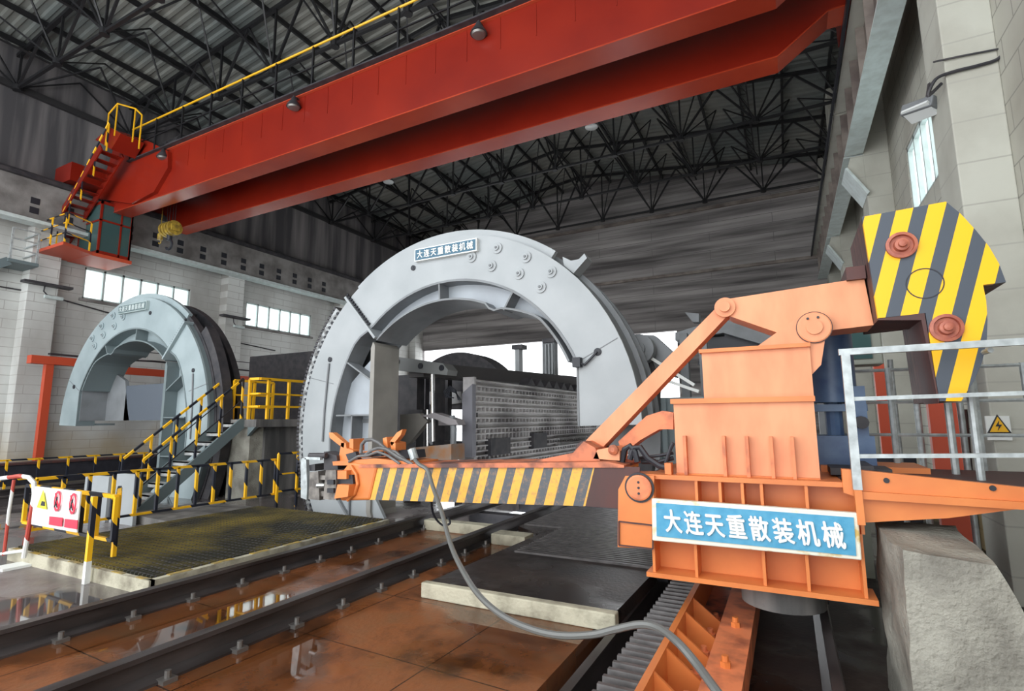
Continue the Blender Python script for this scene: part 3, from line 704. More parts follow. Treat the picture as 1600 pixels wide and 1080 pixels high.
        band(2.75, 3.5, 8, 215, Y+0.78, Y+0.95, 'second_ring', m_dark)
        for a in range(20, 215, 24):
            ar = math.radians(a); d = Vector((S*math.cos(ar), 0, math.sin(ar))); c = Vector((cx, 0, CZ))
            MB().bar(c+d*2.88+Vector((0, Y+0.66, 0)), c+d*3.42+Vector((0, Y+0.66, 0)), 0.24, 0.03, up=Vector((-d.z, 0, d.x))).build('ring_gusset', m_dark, t)
    if mir:
        # liner wall of the C leg at the left, dark wall
        MB().prism(P2([(1.2, 1.84), (2.55, 1.84), (2.55, 2.9), (2.3, 3.3), (1.6, 3.0), (1.35, 2.2)]), Y+0.7, Y+0.8).build('rear_leg_web', m_greyd, t)
        MB().box(X(2.62), Y+0.05, 1.84, X(2.5), Y+0.9, 2.95).build('leg_liner', m_greyd, t)
        MB().box(X(-1.6), Y+0.7, 1.84, X(1.5), Y+0.85, 2.85).build('cross_wall', mat('slate_blue_grey', (0.10, 0.12, 0.15), 0.5), t)
    # end of right leg
    MB().box(X(2.55), Y+0.05, 1.70, X(3.5), Y+1.0, 1.76).build('leg_end_cap', ms_, t)
    # cast pin discs
    discs = [(737, 402), (777, 388), (768, 416), (822, 402), (811, 428), (861, 425), (845, 449)]
    for (u, v) in discs:
        q = PY(u, v, 7.8); x = q.x+5.42; q = Vector((X(x), Y, q.z))
        dd = MB().lathe([(0.10, 0), (0.10, 0.025), (0.05, 0.03), (0.05, 0.06)], q, axis=(0, -1, 0), n=18).build('pin_disc', mf, t)
        MB().lathe([(0.028, 0.05), (0.02, 0.075)], q, axis=(0, -1, 0), n=10).build('pin_nut', m_greyd, dd)
    for (u, v, r) in ((646, 419, 0.03), (516, 562, 0.03), (934, 550, 0.035)):
        q = PY(u, v, 7.8); q = Vector((X(q.x+5.42), Y, q.z))
        MB().lathe([(r*1.7, 0), (r*1.7, 0.02), (r*1.2, 0.025)], q, axis=(0, -1, 0), n=16).lathe([(r, 0.02), (r, 0.03)], q, axis=(0, -1, 0), n=12).build('lifting_hole', m_black, t)
    # welded seams and small conduits
    def PF(u, v, dy=-0.02): q = PY(u, v, 7.8); return Vector((X(q.x+5.42), Y+dy, q.z))
    mb = MB(); mb.tube([PF(515, 568), PF(508, 640), PF(505, 690)], 0.02, 6); mb.build('conduit', m_greyd, t)
    mb = MB(); mb.bar(PF(902, 566, -0.003), PF(965, 528, -0.003), 0.012, 0.012); mb.build('weld_seam', m_greyd, t)
    MB().bar(PF(483, 590, -0.003), PF(521, 600, -0.003), 0.012, 0.012).build('weld_seam', m_greyd, t)
    if not mir:
        mb = MB(); mb.tube([PF(934, 550, -0.05), PF(925, 560, -0.05), PF(915, 570, -0.05), PF(905, 568, -0.1)], 0.02, 5)
        mb.box(PF(898, 560).x, Y-0.12, PF(898, 575).z, PF(910, 560).x, Y, PF(898, 560).z); mb.build('cable_clamp', m_black, t)
        # travel stop lever at the upper right rim
        MB().prism(P2([(a+5.42, b) for a, b in XZ([(880, 402), (893, 408), (905, 406), (914, 397), (918, 404), (897, 428), (882, 415)], 7.95)]), Y+0.12, Y+0.4).build('stop_lug', mf, t)
        mb = MB(); mb.prism(P2([(a+5.42, b) for a, b in XZ([(567, 655), (577, 655), (577, 661), (567, 661)], 8.1)]), Y+0.28, Y+0.3); mb.build('data_plate', m_greyd, t)
    # name board
    if not mir: c0, c1, c2, c3 = (652, 387), (748, 372), (748, 395), (652, 414)
    s0, s1, s2, s3 = PF(652, 388), PF(748, 373), PF(748, 395), PF(652, 414)
    ctr = (s0+s1+s2+s3)/4; wd = abs(s1.x-s0.x); hg = 0.24
    zc = ctr.z
    sb = MB().box(ctr.x-wd/2, Y-0.08, zc-hg/2, ctr.x+wd/2, Y, zc+hg/2).build('name_board', framem, t)
    MB().box(ctr.x-wd/2+0.02, Y-0.086, zc-hg/2+0.02, ctr.x+wd/2-0.02, Y-0.08, zc+hg/2-0.02).build('name_board_field', signm, sb)
    text_mesh('lettering', TXT, 0.155, (ctr.x, Y-0.092, zc), (1, 0, 0), (0, 0, 1), 0.004, letm, sb, width=wd*0.9, embold=0.003)
    return t
m_postgrey = mat('warm_grey_post_paint', (0.30, 0.285, 0.26), 0.5, c2=(0.24, 0.23, 0.21), scale=2)
m_galvg = mat('gear_segment_steel', (0.40, 0.42, 0.43), 0.45, 0.3, c2=(0.12, 0.12, 0.12), scale=9, lo=0.4, hi=0.6)
t1 = tippler('large light-grey C-shaped rotary wagon tippler ring behind the striped boom', -5.42, False, m_grey, m_greyi, m_greyd, 7.8, m_blued, m_white, m_white)
t2 = tippler('weathered grey-green C-shaped wagon tippler ring on the left beyond the stairs', -15.65, True, m_grey2, m_grey2, mat('shaded_side_green_grey', (0.16, 0.20, 0.21), 0.55), 7.8, mat('board_grey_green', (0.12, 0.17, 0.18), 0.5), mat('faded_letter_grey', (0.55, 0.62, 0.62), 0.5), mat('board_frame_grey', (0.40, 0.48, 0.48), 0.5))  # its side green-grey is a darker copy with shade in the colour
# rear ring of the big tippler far down the track
t3 = thing('rear_tippler_ring', (-13.6, 20, 0), 'dark rounded rear ring rising behind the machinery under the big arch', 'tippler')
MB().strip(arc(-13.2, 1.95, 2.9, -42, 222, 64), arc(-13.2, 1.95, 1.9, -42, 222, 64), 20, 21.2).build('ring', m_dark, t3)

# ------------------------------------------------------------------ ribbed side wall inside the big tippler
rwl = thing('ribbed_tippler_side_wall', (-6.45, 15, 0.9), 'long grey steel side wall with rows of ribs and studs inside the big tippler', 'wagon support wall')
MB().box(-6.6, 10.4, 0.5, -6.45, 20.5, 2.74).build('plate', m_ribw, rwl)
MB().box(-6.9, 10.4, 0.0, -6.5, 20.5, 0.5).build('base_beam', m_dark, rwl)
zrows = [0.6, 0.72, 0.84, 0.95, 1.06, 1.18, 1.30, 1.45, 1.57, 1.70, 1.82, 1.96, 2.08, 2.20, 2.32, 2.44, 2.56, 2.68]
mb = MB()
for z in zrows: mb.box(-6.45, 10.4, z, -6.36, 20.5, z+0.035)
mb.build('horizontal_ribs', m_ribw, rwl)
mb = MB()
for j, z in enumerate(zrows[:-1]):
    if j in (0, 2, 4, 6, 7, 9, 11, 13, 15): 
        yy = 10.5
        while yy < 20.4: mb.box(-6.45, yy, z+0.03, -6.385, yy+0.045, zrows[j+1]); yy += 0.2
mb.build('vertical_studs', m_ribw, rwl)
MB().box(-6.65, 10.34, 0.0, -6.34, 10.42, 2.78).build('end_plate', m_ribw, rwl)
mb = MB(); yy = 13.3
while yy < 20.3:
    mb.prism([(yy, 2.76), (yy+0.5, 2.76), (yy+0.25, 2.98)], -6.7, -6.4, 'x'); yy += 0.62
mb.build('top_teeth', m_dark, rwl)
mb = MB()
for (y0, z0, w_, h_) in ((11.0, 0.95, 1.0, 0.40), (13.4, 1.0, 0.9, 0.42)):
    mb.box(-6.44, y0, z0, -6.28, y0+w_, z0+h_)
mb.build('access_boxes', m_dark, rwl)
MB().box(-6.4, 15.2, 1.0, -6.25, 18.8, 1.08).box(-6.4, 15.2, 1.16, -6.25, 18.8, 1.24).build('pipes', m_chrome, rwl)
# machinery in the mouth of the big tippler
mm = thing('tippler_frame_machinery', (-8.5, 10.4, 0), 'dark steel columns, rods and plates filling the left of the tippler mouth', 'machinery')
mb = MB()
for (u0, u1, v0, v1, yy) in ((614, 652, 585, 715, 10.6), (628, 660, 640, 660, 10.3), (676, 684, 590, 715, 10.0), (722, 736, 640, 700, 10.3), (686, 722, 690, 715, 10.7)):
    a, b_ = PY(u0, v1, yy), PY(u1, v0, yy); mb.box(a.x, yy, a.z, b_.x, yy+0.3, b_.z)
mb.build('columns', m_dark, mm)
a, b_ = PY(612, 588, 9.9), PY(700, 562, 9.9); bmz = PY(700, 585, 9.9)
MB().prism(XZ([(612, 557), (640, 560), (692, 568), (700, 578), (698, 586), (640, 581), (612, 578)], 9.9), 9.9, 10.3).build('perforated_beam', m_greyg if False else mat('beam_grey', (0.24, 0.25, 0.25), 0.5), mm)
for (u, v, r) in ((657, 572, .07), (620, 565, .08), (690, 575, .07)):
    q = PY(u, v, 9.89); MB().lathe([(r, 0), (r, 0.012)], q, axis=(0, -1, 0), n=14).build('beam_hole', m_black, mm)
mb = MB(); q0, q1 = PY(676, 585, 9.7), PY(677, 690, 9.7); mb.cyl(q0, q1, 0.05, 10); q0, q1 = PY(668, 640, 9.7), PY(668, 700, 9.7); mb.cyl(q0, q1, 0.03, 8)
mb.build('piston_rods', m_chrome, mm)
mb = MB(); mb.prism(XZ([(625, 648), (655, 646), (668, 658), (640, 692), (625, 700)], 9.6), 9.6, 9.75); mb.build('gusset_plate', m_postgrey, mm)
mb = MB(); mb.prism(XZ([(658, 650), (678, 645), (712, 656), (716, 664), (700, 664), (680, 655)], 9.5), 9.5, 9.8)
a, b_ = PY(685, 665, 9.8), PY(718, 656, 9.8); mb.box(a.x, 9.8, a.z, b_.x, 10.0, b_.z); mb.build('lever_plate', mat('lever_grey', (0.30, 0.28, 0.29), 0.5), mm)
mb = MB(); mb.prism(XZ([(640, 700), (705, 694), (705, 720), (640, 722)], 9.0), 9.0, 9.5); mb.build('rusty_tank', mat('rusty_grey', (0.20, 0.20, 0.19), 0.5, c2=(0.28, 0.12, 0.04), scale=3), mm)
mb = MB(); mb.tube([PY(706, 650, 9.6), PY(709, 670, 9.6), PY(708, 705, 9.6), PY(722, 716, 9.6)], 0.07, 8); mb.build('bent_pipe', m_greyd, mm)
mb = MB()
for k in range(5): mb.tube([PY(697+k*3, 622, 9.9), PY(694+k*2, 612+k*2, 9.9), PY(703, 603+k*2, 9.9), PY(712, 610+k, 9.9), PY(716+k, 625, 9.9)], 0.015, 5)
mb.build('hydraulic_hoses', m_black, mm)
mb = MB(); mb.prism(XZ([(612, 590), (735, 575), (735, 640), (612, 640)], 12.6), 12.6, 12.7); 
for (u0, u1) in ((655, 665), (690, 700)):
    a, b_ = PY(u0, 700, 12), PY(u1, 590, 12); mb.box(a.x, 12, a.z, b_.x, 12.2, b_.z)
mb.build('rear_columns', m_dark, mm)
MB().prism(XZ([(664, 612), (722, 612), (722, 630), (680, 635), (664, 628)], 12.55), 12.5, 12.6).build('daylit_gap_plate', mat('pale_back_plate', (0.55, 0.55, 0.56), 0.5), mm)  # pale plate, daylight of the gap put into its colour
MB().prism(XZ([(722, 615), (738, 600), (738, 715), (722, 715)], 10.2), 10.2, 10.35).build('front_column', mat('column_grey', (0.22, 0.22, 0.25), 0.5), mm)
# long dark top beam above the ribbed wall
tag(MB().bar((-7.9, 10.2, 3.0), (-6.55, 19.5, 3.15), 0.5, 0.35).build('clamp_beam', mat('clamp_beam_grey', (0.09, 0.085, 0.09), 0.5)), 'dark longitudinal clamp beam above the ribbed side wall', 'beam')
# tall clamps beyond ribbed wall
for i, (u, v0, v1, w_) in enumerate(((808, 538, 592, 8), (857, 528, 596, 9))):
    YC = 16.8
    t = thing('vertical_clamp_post', PY(u, v1, YC), ('pale slim' if i == 0 else 'dark ribbed') + ' clamp post standing above the ribbed wall in the tippler mouth', 'post')
    a, b_ = PY(u-w_, v1, YC), PY(u+w_, v0, YC)
    if i == 0: a, b_ = PY(u-3, v1, YC), PY(u+3, v0, YC)
    MB().box(a.x, YC, 0 if i == 0 else 3.34, b_.x, YC+0.3, b_.z).build('post', m_greyd if i else m_grey, t)
    a, b_ = PY(u-w_, v0+8, YC-0.05), PY(u+w_, v0, YC-0.05); MB().box(a.x, YC-0.07, a.z, b_.x, YC+0.35, b_.z).build('cap', m_dark, t)
    if i: 
        mb = MB()
        for k in range(3): x = PY(u-5+k*5, v1, YC-0.1).x; mb.box(x, YC-0.08, 3.35, x+0.04, YC, b_.z-0.2)
        mb.build('ribs', m_grey, t)

# right flank of the tippler: bearing, arm, ribbed guard
rf = thing('tippler_roller_drive', (-2.2, 9.3, 0), 'grey roller bearing and drive arm at the right flank of the big tippler', 'machinery')
q = PY(1003, 548, 9.2)
MB().cyl(q, q+Vector((0, -0.25, 0)), 0.26, 22).cyl(q+Vector((0, -0.25, 0)), q+Vector((0, -0.3, 0)), 0.12, 14).build('bearing', m_greyd, rf, smooth=True)
MB().prism(XZ([(985, 523), (1022, 524), (1062, 560), (1055, 590), (1030, 580), (1000, 560)], 9.3), 9.3, 9.6).build('arm', m_greyd, rf)
MB().prism(XZ([(990, 560), (1018, 556), (1030, 600), (1014, 812), (1000, 812), (998, 600)], 9.3), 9.25, 9.5).build('pedestal', m_dark, rf)
MB().bar(PY(1018, 560, 9.1), PY(1085, 602, 9.1), 0.06, 0.05).bar(PY(1045, 596, 9.1), PY(1092, 612, 9.1), 0.05, 0.05).build('pale_rails', m_white, rf)
gd = thing('corrugated_guard', (-1.6, 10, 0), 'grey vertically ribbed guard sheet behind the orange strut', 'guard')
mb = MB(); xa, xb = PY(1000, 640, 9.9).x, PY(1100, 640, 9.9).x
x = xa
while x < xb: mb.box(x, 9.9, 1.0, x+0.09, 9.98, 2.15); x += 0.13
mb.box(xa, 9.95, 0.9, xb, 10.0, 2.18)
mb.build('sheet', m_grey2, gd)
for u in (1070, 1100):
    a, b_ = PY(u-4, 620, 10.6), PY(u+3, 520, 10.6); MB().box(a.x, 10.6, 0, b_.x, 10.8, b_.z).build('post', m_greyd, gd)
dh = thing('dust_hood', (-1.2, 13, 0), 'dark dust hood with pale edge behind the rocker arm', 'hood')
MB().prism(XZ([(1055, 520), (1130, 497), (1215, 515), (1215, 545), (1130, 520), (1055, 532)], 13), 13, 15).build('edge', m_greyd, dh)
MB().prism(XZ([(1100, 528), (1215, 520), (1230, 560), (1090, 570)], 13.2), 13.2, 15).build('skirt', m_black, dh)
MB().box(-1.2, 13.3, -0.3, -1.0, 13.5, 4.0).box(0.6, 13.3, -0.3, 0.8, 13.5, 3.8).build('legs', m_greyd, dh)
MB().prism(XZ([(1070, 488), (1092, 490), (1092, 503), (1082, 503)], 13), 13, 13.3).build('chute', m_greyd, dh)

# ================================================================== TRACKS, PLATFORMS
def rail(x, y0, y1, z0, z1, label, group, hw=0.04, fw=0.09, clips=None, side=1):
    t = thing('steel_rail', (x, (y0+y1)/2, z0), label, 'rail', group)
    hh = z1-z0
    prof = [(x-fw, z0), (x+fw, z0), (x+fw, z0+0.02), (x+0.015, z0+0.05), (x+0.015, z1-0.05), (x+hw, z1-0.035), (x+hw, z1), (x-hw, z1), (x-hw, z1-0.035), (x-0.015, z1-0.05), (x-0.015, z0+0.05), (x-fw, z0+0.02)]
    MB().prism(prof, y0, y1).build('rail_profile', m_rail, t)
    if clips:
        yy = clips[0]
        while yy < min(y1, clips[1]):
            c = Vector((x+side*(fw+0.02), yy, z0))
            MB().box(c.x-0.05, c.y-0.05, z0, c.x+0.04, c.y+0.05, z0+0.03).cyl(c+Vector((0, 0, 0.02)), c+Vector((0, 0, 0.08)), 0.022, 8).build('rail_clip', m_bolt, t)
            yy += 0.55
    return t
tk = []
for x, lab in ((-5.6, 'black wagon rail nearest the yellow-edged grating platform'), (-4.1, 'black wagon rail crossing the rust-brown floor, right rail of the track')):
    r = rail(x, YB, 27, 0.0, 0.2, lab, 'wagon track rails', hw=0.05, fw=0.11, clips=(1.3, 7.4))
    MB().box(x-0.14, YB, 0.0, x-0.06, 7.35, 0.14).build('guard_strip', m_dark, r)
struct(MB().box(-5.75, 22, -0.3, -1.62, 40, 0).build('floor', m_floorL))
# tie beam across pit
for i, yy in enumerate((9.2, 11.4, 13.8)):
    tag(MB().box(-6.2, yy, -0.35, -3.2, yy+0.25, -0.02).build('cross_beam', m_dark), 'dark cross beam carrying the rails over the pit, ' + ['nearest', 'middle', 'farthest'][i], 'beam', 'pit cross beams')
# curb strips at the pit edge
tag(MB().box(-5.48, 7.35, 0, -4.26, 7.55, 0.16).build('concrete_curb', m_curb, bevel=0.01), 'low concrete curb between the two wagon rails at the pit edge', 'curb')
tag(MB().box(-3.97, 6.95, 0, -3.42, 7.25, 0.15).build('concrete_curb', m_curb, bevel=0.01), 'short concrete curb just right of the wagon track', 'curb')
# dark grate cover over the bunker, right of the track
gc = thing('bunker_grate_cover', (-2.5, 8, 0), 'dark ribbed steel deck over the bunker between track and orange machine', 'deck')
MB().prism([(-3.44, 4.73), (-1.45, 4.73), (-1.40, 7.2), (-1.40, 9.8), (-3.9, 9.8), (-3.9, 7.7), (-3.36, 7.3)], 0.0, 0.13, 'z').build('deck_plate', m_plate, gc)
mb = MB()
yy = 6.2
while yy < 9.7: mb.box(-3.2 if yy < 7.75 else -3.85, yy, 0.13, -1.42, yy+0.03, 0.155); yy += 0.085
mb.build('anti_slip_ribs', m_tooth, gc)
tag(MB().prism([(-3.46, 4.61), (-1.42, 4.61), (-1.42, 4.72), (-3.46, 4.70)], 0, 0.15, 'z').build('concrete_curb', m_curb, bevel=0.012), 'long pale concrete curb in front of the dark deck, crossed by the hose', 'curb')
# left grating platform
gp = thing('grating_platform', (-7.8, 5.2, 0), 'low concrete platform topped with black and yellow steel grating', 'platform')
MB().prism([(-9.3, 3.45), (-6.15, 3.42), (-6.05, 7.15), (-11, 7.15), (-11, 5.6), (-9.3, 5.5)], 0, 0.13, 'z').build('base', m_concd, gp)
MB().box(-9.3, 3.38, 0, -6.04, 3.44, 0.15).box(-6.12, 3.4, 0, -6.04, 7.15, 0.15).build('curb_edge', m_curb, gp)
mb = MB(); x = -9.25
while x < -6.15: mb.box(x, 3.46, 0.13, x+0.012, 7.12, 0.165); x += 0.075
mb2 = MB(); yy = 3.5
while yy < 7.1: mb2.box(-9.28, yy, 0.135, -6.14, yy+0.012, 0.162); yy += 0.10
mb.build('bearing_bars', m_gratey if False else mat('grating_bar_paint', (0.34, 0.26, 0.06), 0.5, c2=(0.06, 0.06, 0.045), scale=1.3, lo=0.3, hi=0.6, detail=10), gp)
mb2.build('cross_bars', m_dark, gp)
m_mark = mat('worn_yellow_mark', (0.45, 0.30, 0.05), 0.6, c2=(0.2, 0.18, 0.12), scale=9)
x = -9.2
while x < -6.3: MB().box(x, 3.39, 0.15, x+0.22, 3.44, 0.156).build('yellow_edge_mark', m_mark, gp); x += 0.48
yy = 3.6
while yy < 7: MB().box(-6.12, yy, 0.15, -6.05, yy+0.25, 0.156).build('yellow_edge_mark', m_mark, gp); yy += 0.5

# ================================================================== RAILINGS (left)
def fence(name, label, cat, path, posts, top, low, r=0.022, m=None, group=None, mid=None, ends=None, foot=0.0):
    """tube railing: path = [(x,y,z0)...]"""
    t = thing(name, path[0], label, cat, group); m = m or m_bandYB
    P = [Vector(p) for p in path]
    mb = MB()
    for a, b_ in zip(P, P[1:]):
        mb.bar(a+Vector((0, 0, top)), b_+Vector((0, 0, top)), r*2)
    mb.build('top_rail', m, t)
    mb = MB()
    for a, b_ in zip(P, P[1:]): mb.bar(a+Vector((0, 0, low)), b_+Vector((0, 0, low)), r*1.7)
    mb.build('lower_rail', m, t)
    if mid:
        mb = MB()
        for a, b_ in zip(P, P[1:]): mb.bar(a+Vector((0, 0, mid)), b_+Vector((0, 0, mid)), r*1.4)
        mb.build('middle_rail', m, t)
    tot = sum((b_-a).length for a, b_ in zip(P, P[1:])); n = posts
    for k in range(n+1):
        s = tot*k/n
        for a, b_ in zip(P, P[1:]):
            L_ = (b_-a).length
            if s <= L_+1e-6: q = a.lerp(b_, min(1, s/L_)); break
            s -= L_
        lo = foot if (k % 2 == 0 or mid) else low
        MB().bar(q+Vector((0, 0, lo)), q+Vector((0, 0, top)), r*2).build('post', m, t)
    return t
fence('guard_railing', 'yellow and black guard railing along the platform front behind the safety sign', 'railing',
      [(-9.6, 3.62, 0), (-7.15, 3.55, 0)], 6, 0.92, 0.42, foot=0.42)
fp = thing('railing_post', (-7.15, 3.32, 0), 'banded corner post with a white foot at the platform corner', 'post')
MB().bar((-7.15, 3.32, 0.24), (-7.15, 3.32, 0.95), 0.05).build('banded_tube', m_bandYB, fp)
MB().bar((-7.15, 3.32, 0), (-7.15, 3.32, 0.24), 0.055).build('white_foot', m_white, fp)
fence('guard_railing', 'short yellow and black railing return at the platform corner gate', 'railing',
      [(-7.3, 3.65, 0), (-8.1, 4.05, 0)], 2, 0.92, 0.42, foot=0.2)
fence('guard_railing', 'long yellow and black railing between the grating and the stairs', 'railing',
      [(-9.58, 3.7, 0), (-9.58, 7.7, 0)], 12, 1.0, 0.30, foot=0.28)
fence('guard_railing', 'yellow and black railing beside the far track, behind the stairs', 'railing',
      [(-17.7, 3.6, 0), (-17.7, 11.4, 0)], 12, 0.85, 0.35, foot=0.0)
fence('guard_railing', 'short dark railing at the foot of the big grey ring', 'railing',
      [(-9.5, 7.7, 0), (-9.4, 8.6, 0)], 2, 1.12, 0.35, foot=0.0, mid=0.7)
# white and red barrier with sign
ba = thing('tubular_barrier', (-9.2, 3.2, 0), 'red and white tubular barrier at the left picture edge', 'barrier')
def lv(u, v, y=3.35): return PY(u, v, y)
mb = MB(); y0 = 3.3
top_l = lv(-40, 752, y0); 
arcp = [lv(-60, 756, y0), lv(0, 748, y0), lv(30, 744, y0), lv(45, 746, y0), lv(53, 755, y0), lv(54, 772, y0), lv(46, 820, y0), lv(37, 872, y0)]
mb.tube(arcp, 0.028, 8); mb.build('hoop', m_bandRW, ba, smooth=True)
MB().tube([lv(22, 750, y0), lv(14, 800, y0), lv(6, 868, y0)], 0.02, 8).build('inner_bar', m_bandRW, ba, smooth=True)
MB().tube([lv(-60, 875, y0), lv(40, 860, y0)], 0.02, 8).build('bottom_bar', m_white, ba, smooth=True)
MB().box(lv(30, 872).x, 3.1, 0, lv(46, 872).x, 3.5, 0.03).build('foot', m_white, ba)
def flat(pts, y, d=0.006): return MB().prism(XZ(pts, y), y-d, y)
sg = thing('safety_sign', PY(90, 832, 3.28), 'white safety board with yellow triangle and two red prohibition circles', 'sign')
flat([(57, 760), (128, 768), (122, 832), (51, 819)], 3.30, 0.015).build('board', m_white, sg)
flat([(68, 766), (73, 796), (58, 793)], 3.27).build('warning_triangle', m_signy, sg)
flat([(66, 783), (70, 784), (70, 791), (64, 790)], 3.262).build('warning_symbol', m_black, sg)
for i, (u, v) in enumerate(((90, 786), (114, 790))):
    c = PY(u, v, 3.27); n = 24; R_, r_ = 0.165, 0.14
    R_ = 0.105; r_ = 0.085; c.z += 0.02
    o_ = [(c.x+R_*0.72*math.cos(2*PI*k/n), c.z+R_*1.15*math.sin(2*PI*k/n)) for k in range(n+1)]
    i_ = [(c.x+r_*0.70*math.cos(2*PI*k/n), c.z+r_*1.12*math.sin(2*PI*k/n)) for k in range(n+1)]
    MB().strip(o_, i_, 3.262, 3.27).bar((c.x-0.06, 3.264, c.z+0.09), (c.x+0.06, 3.264, c.z-0.09), 0.012, 0.012).build('prohibition_ring', m_redsign, sg)
    mb = MB(); mb.bar((c.x, 3.258, c.z+0.05), (c.x-0.01, 3.258, c.z-0.02), 0.012).bar((c.x-0.01, 3.258, c.z-0.02), (c.x-0.04, 3.258, c.z-0.07), 0.01).bar((c.x-0.01, 3.258, c.z-0.02), (c.x+0.03, 3.258, c.z-0.07), 0.01)
    mb.build('pictogram', m_black, sg)
    flat([(u-12, v+21), (u+8, v+23), (u+7, v+37), (u-13, v+34)], 3.27).build('red_caption_panel', m_redsign, sg)
# grey cover panels behind the fence
for i, (a, b_) in enumerate((((128, 745), (172, 800)), ((172, 742), (215, 797)))):
    pa, pb = PY(a[0], b_[1], 5.4), PY(b_[0], a[1], 5.4)
    tag(MB().box(pa.x, 5.4, 0, pb.x-0.03, 5.46, pb.z).build('cover_panel', m_grey), 'plain light grey steel panel behind the railing, ' + ('left' if i == 0 else 'right') + ' of the pair', 'panel', 'grey panels')
# black conveyor skirt along the far left track
cv = thing('conveyor_trough', (-19, 9, 0), 'long black conveyor trough along the foot of the left wall', 'conveyor')
MB().box(-19.6, YB, 0.05, -19.3, 16, 0.62).build('side_skirt', m_belt, cv)
MB().box(-19.8, YB, 0.62, -19.25, 16, 0.68).build('top_edge', m_rust, cv)
for x, lab in ((-16.95, 'dark rail of the far left track, nearer the wall'), (-15.4, 'dark rail of the far left track, nearer the stairs')):
    rail(x, YB, 22, 0, 0.2, lab, 'far track rails', clips=None)

# ================================================================== STAIRS + LANDING
stp = thing('steel_staircase', (-11.9, 7.0, 0), 'grey steel staircase with pale treads leading up between the two tipplers', 'staircase')
xr, xl = -11.35, -12.08; ys0, ys1, zt = 5.95, 8.1, 1.84
for x in (xr, xl):
    MB().prism([(ys0-0.1, 0.0), (ys0+0.25, 0.0), (ys1+0.15, zt-0.14), (ys1+0.15, zt+0.02), (ys1-0.02, zt+0.02)], x-0.03, x+0.03, 'x').build('stringer', m_stairg, stp)
for k in range(9):
    f_ = (k+0.6)/9; yy = ys0+(ys1-ys0)*f_; z = zt*f_
    MB().box(xl+0.03, yy-0.02, z-0.03, xr-0.03, yy+0.24, z).box(xl+0.03, yy-0.02, z-0.09, xr-0.03, yy, z).build('tread', m_tread, stp)
for x, lab in ((xr, 'right'), (xl, 'left')):
    mb = MB(); mb.bar((x, ys0+0.1, 0.95+0.1), (x, ys1, zt+0.95), 0.045); hrr = mb.build('handrail', m_bandYB, stp)
    for k in range(5):
        f_ = k/4; yy = ys0+0.1+(ys1-ys0-0.1)*f_; zz = 0.1+(zt-0.1)*f_
        MB().bar((x, yy, zz), (x, yy, zz+0.95), 0.04).build('baluster', m_bandYB, hrr)
    MB().bar((x, ys0+0.1, 0.55), (x, ys1, zt+0.45), 0.02).build('knee_rail', m_black, stp)
ld = thing('concrete_landing', (-11.5, 10, 0), 'raised landing slab on a dark-sided concrete pier between the two tipplers', 'landing')
MB().box(-12.0, 8.17, 1.66, -10.9, 12, 1.84).build('slab', m_concd, ld)
MB().box(-11.95, 8.25, 0, -11.2, 12, 1.66).build('pier', m_conc, ld)
MB().box(-11.2, 8.6, 0, -11.12, 12, 1.66).build('darker_side', m_concd, ld)  # separate darker concrete sheet along the pier's right side
MB().prism([(-11.2, 1.68), (-10.92, 1.68), (-11.2, 1.45)], 8.18, 8.26, 'y').build('bracket', m_stairg, ld)
fence('landing_railing', 'yellow railing around the landing beside the big grey ring', 'railing', [(-11.3, 8.25, 1.84), (-10.95, 8.25, 1.84), (-10.95, 11.4, 1.84)], 6, 0.95, 0.3, r=0.03, m=m_yel, mid=0.6)
fence('landing_railing', 'yellow and black railing on the landing edge at the stair head', 'railing', [(-11.95, 8.3, 1.84), (-11.95, 9.4, 1.84)], 2, 0.95, 0.3, r=0.028, m=m_yel, mid=0.6)
fence('landing_railing', 'dark railing with yellow end along the back of the landing', 'railing', [(-11.9, 11.8, 1.84), (-11.1, 11.8, 1.84)], 2, 0.95, 0.35, mid=0.65)
tag(MB().cyl((-11.5, 10.8, 2.25), (-11.1, 10.8, 2.75), 0.10, 12).cyl((-11.6, 10.8, 1.84), (-11.5, 10.8, 2.25), 0.06, 10).build('red_cylinder', mat('dark_red', (0.25, 0.03, 0.03), 0.4)), 'dark red hydraulic cylinder behind the landing railing', 'cylinder')
MB_b = MB(); MB_b.box(-19.3, 14.0, 0, -14.7, 14.2, 4.4)
tag(MB_b.build('dark_partition', m_dark), 'dark steel partition behind the landing', 'partition')

# ------------------------------------------------------------------ left wall fittings
rp = thing('red_pipe_bridge', (-20.5, 8, 0), 'red post and cross beam pipe bridge in front of the left wall', 'frame')
MB().bar((-20.5, 7.9, 0.0), (-20.5, 7.9, 3.62), 0.2, 0.2).build('post', m_redd, rp)
MB().box(-20.65, 7.4, 3.6, -20.35, 8.9, 3.85).box(-20.58, 8.9, 3.45, -20.42, 16.5, 3.7).build('beam', m_redd, rp)
mb = MB()
for x in (-20.62, -20.5): mb.tube([(x, 7.9, 3.95), (x, 9.5, 3.93), (x, 11, 4.0), (x, 16.5, 3.95)], 0.03, 6)
for yy in (10.2, 12.1, 14.0): mb.bar((-20.5, yy, 3.7), (-20.5, yy, 4.3), 0.03)
mb.bar((-20.5, 9.8, 4.3), (-20.5, 16.5, 4.3), 0.03)
mb.build('pipes', m_dark, rp)
wp = thing('wall_access_platform', (-21.2, 7.4, 6.6), 'grey steel access platform with railing high on the left wall below the cab', 'platform')
qa, qb = PX(48, 402, -20.6), PX(0, 425, -20.6)
MB().box(-22.0, 6.75, 6.72, -20.9, 7.5, 6.82).build('deck', m_stairg, wp)
mb = MB()
for yy in (6.8, 7.45): mb.bar((-20.95, yy, 6.82), (-20.95, yy, 7.82), 0.05)
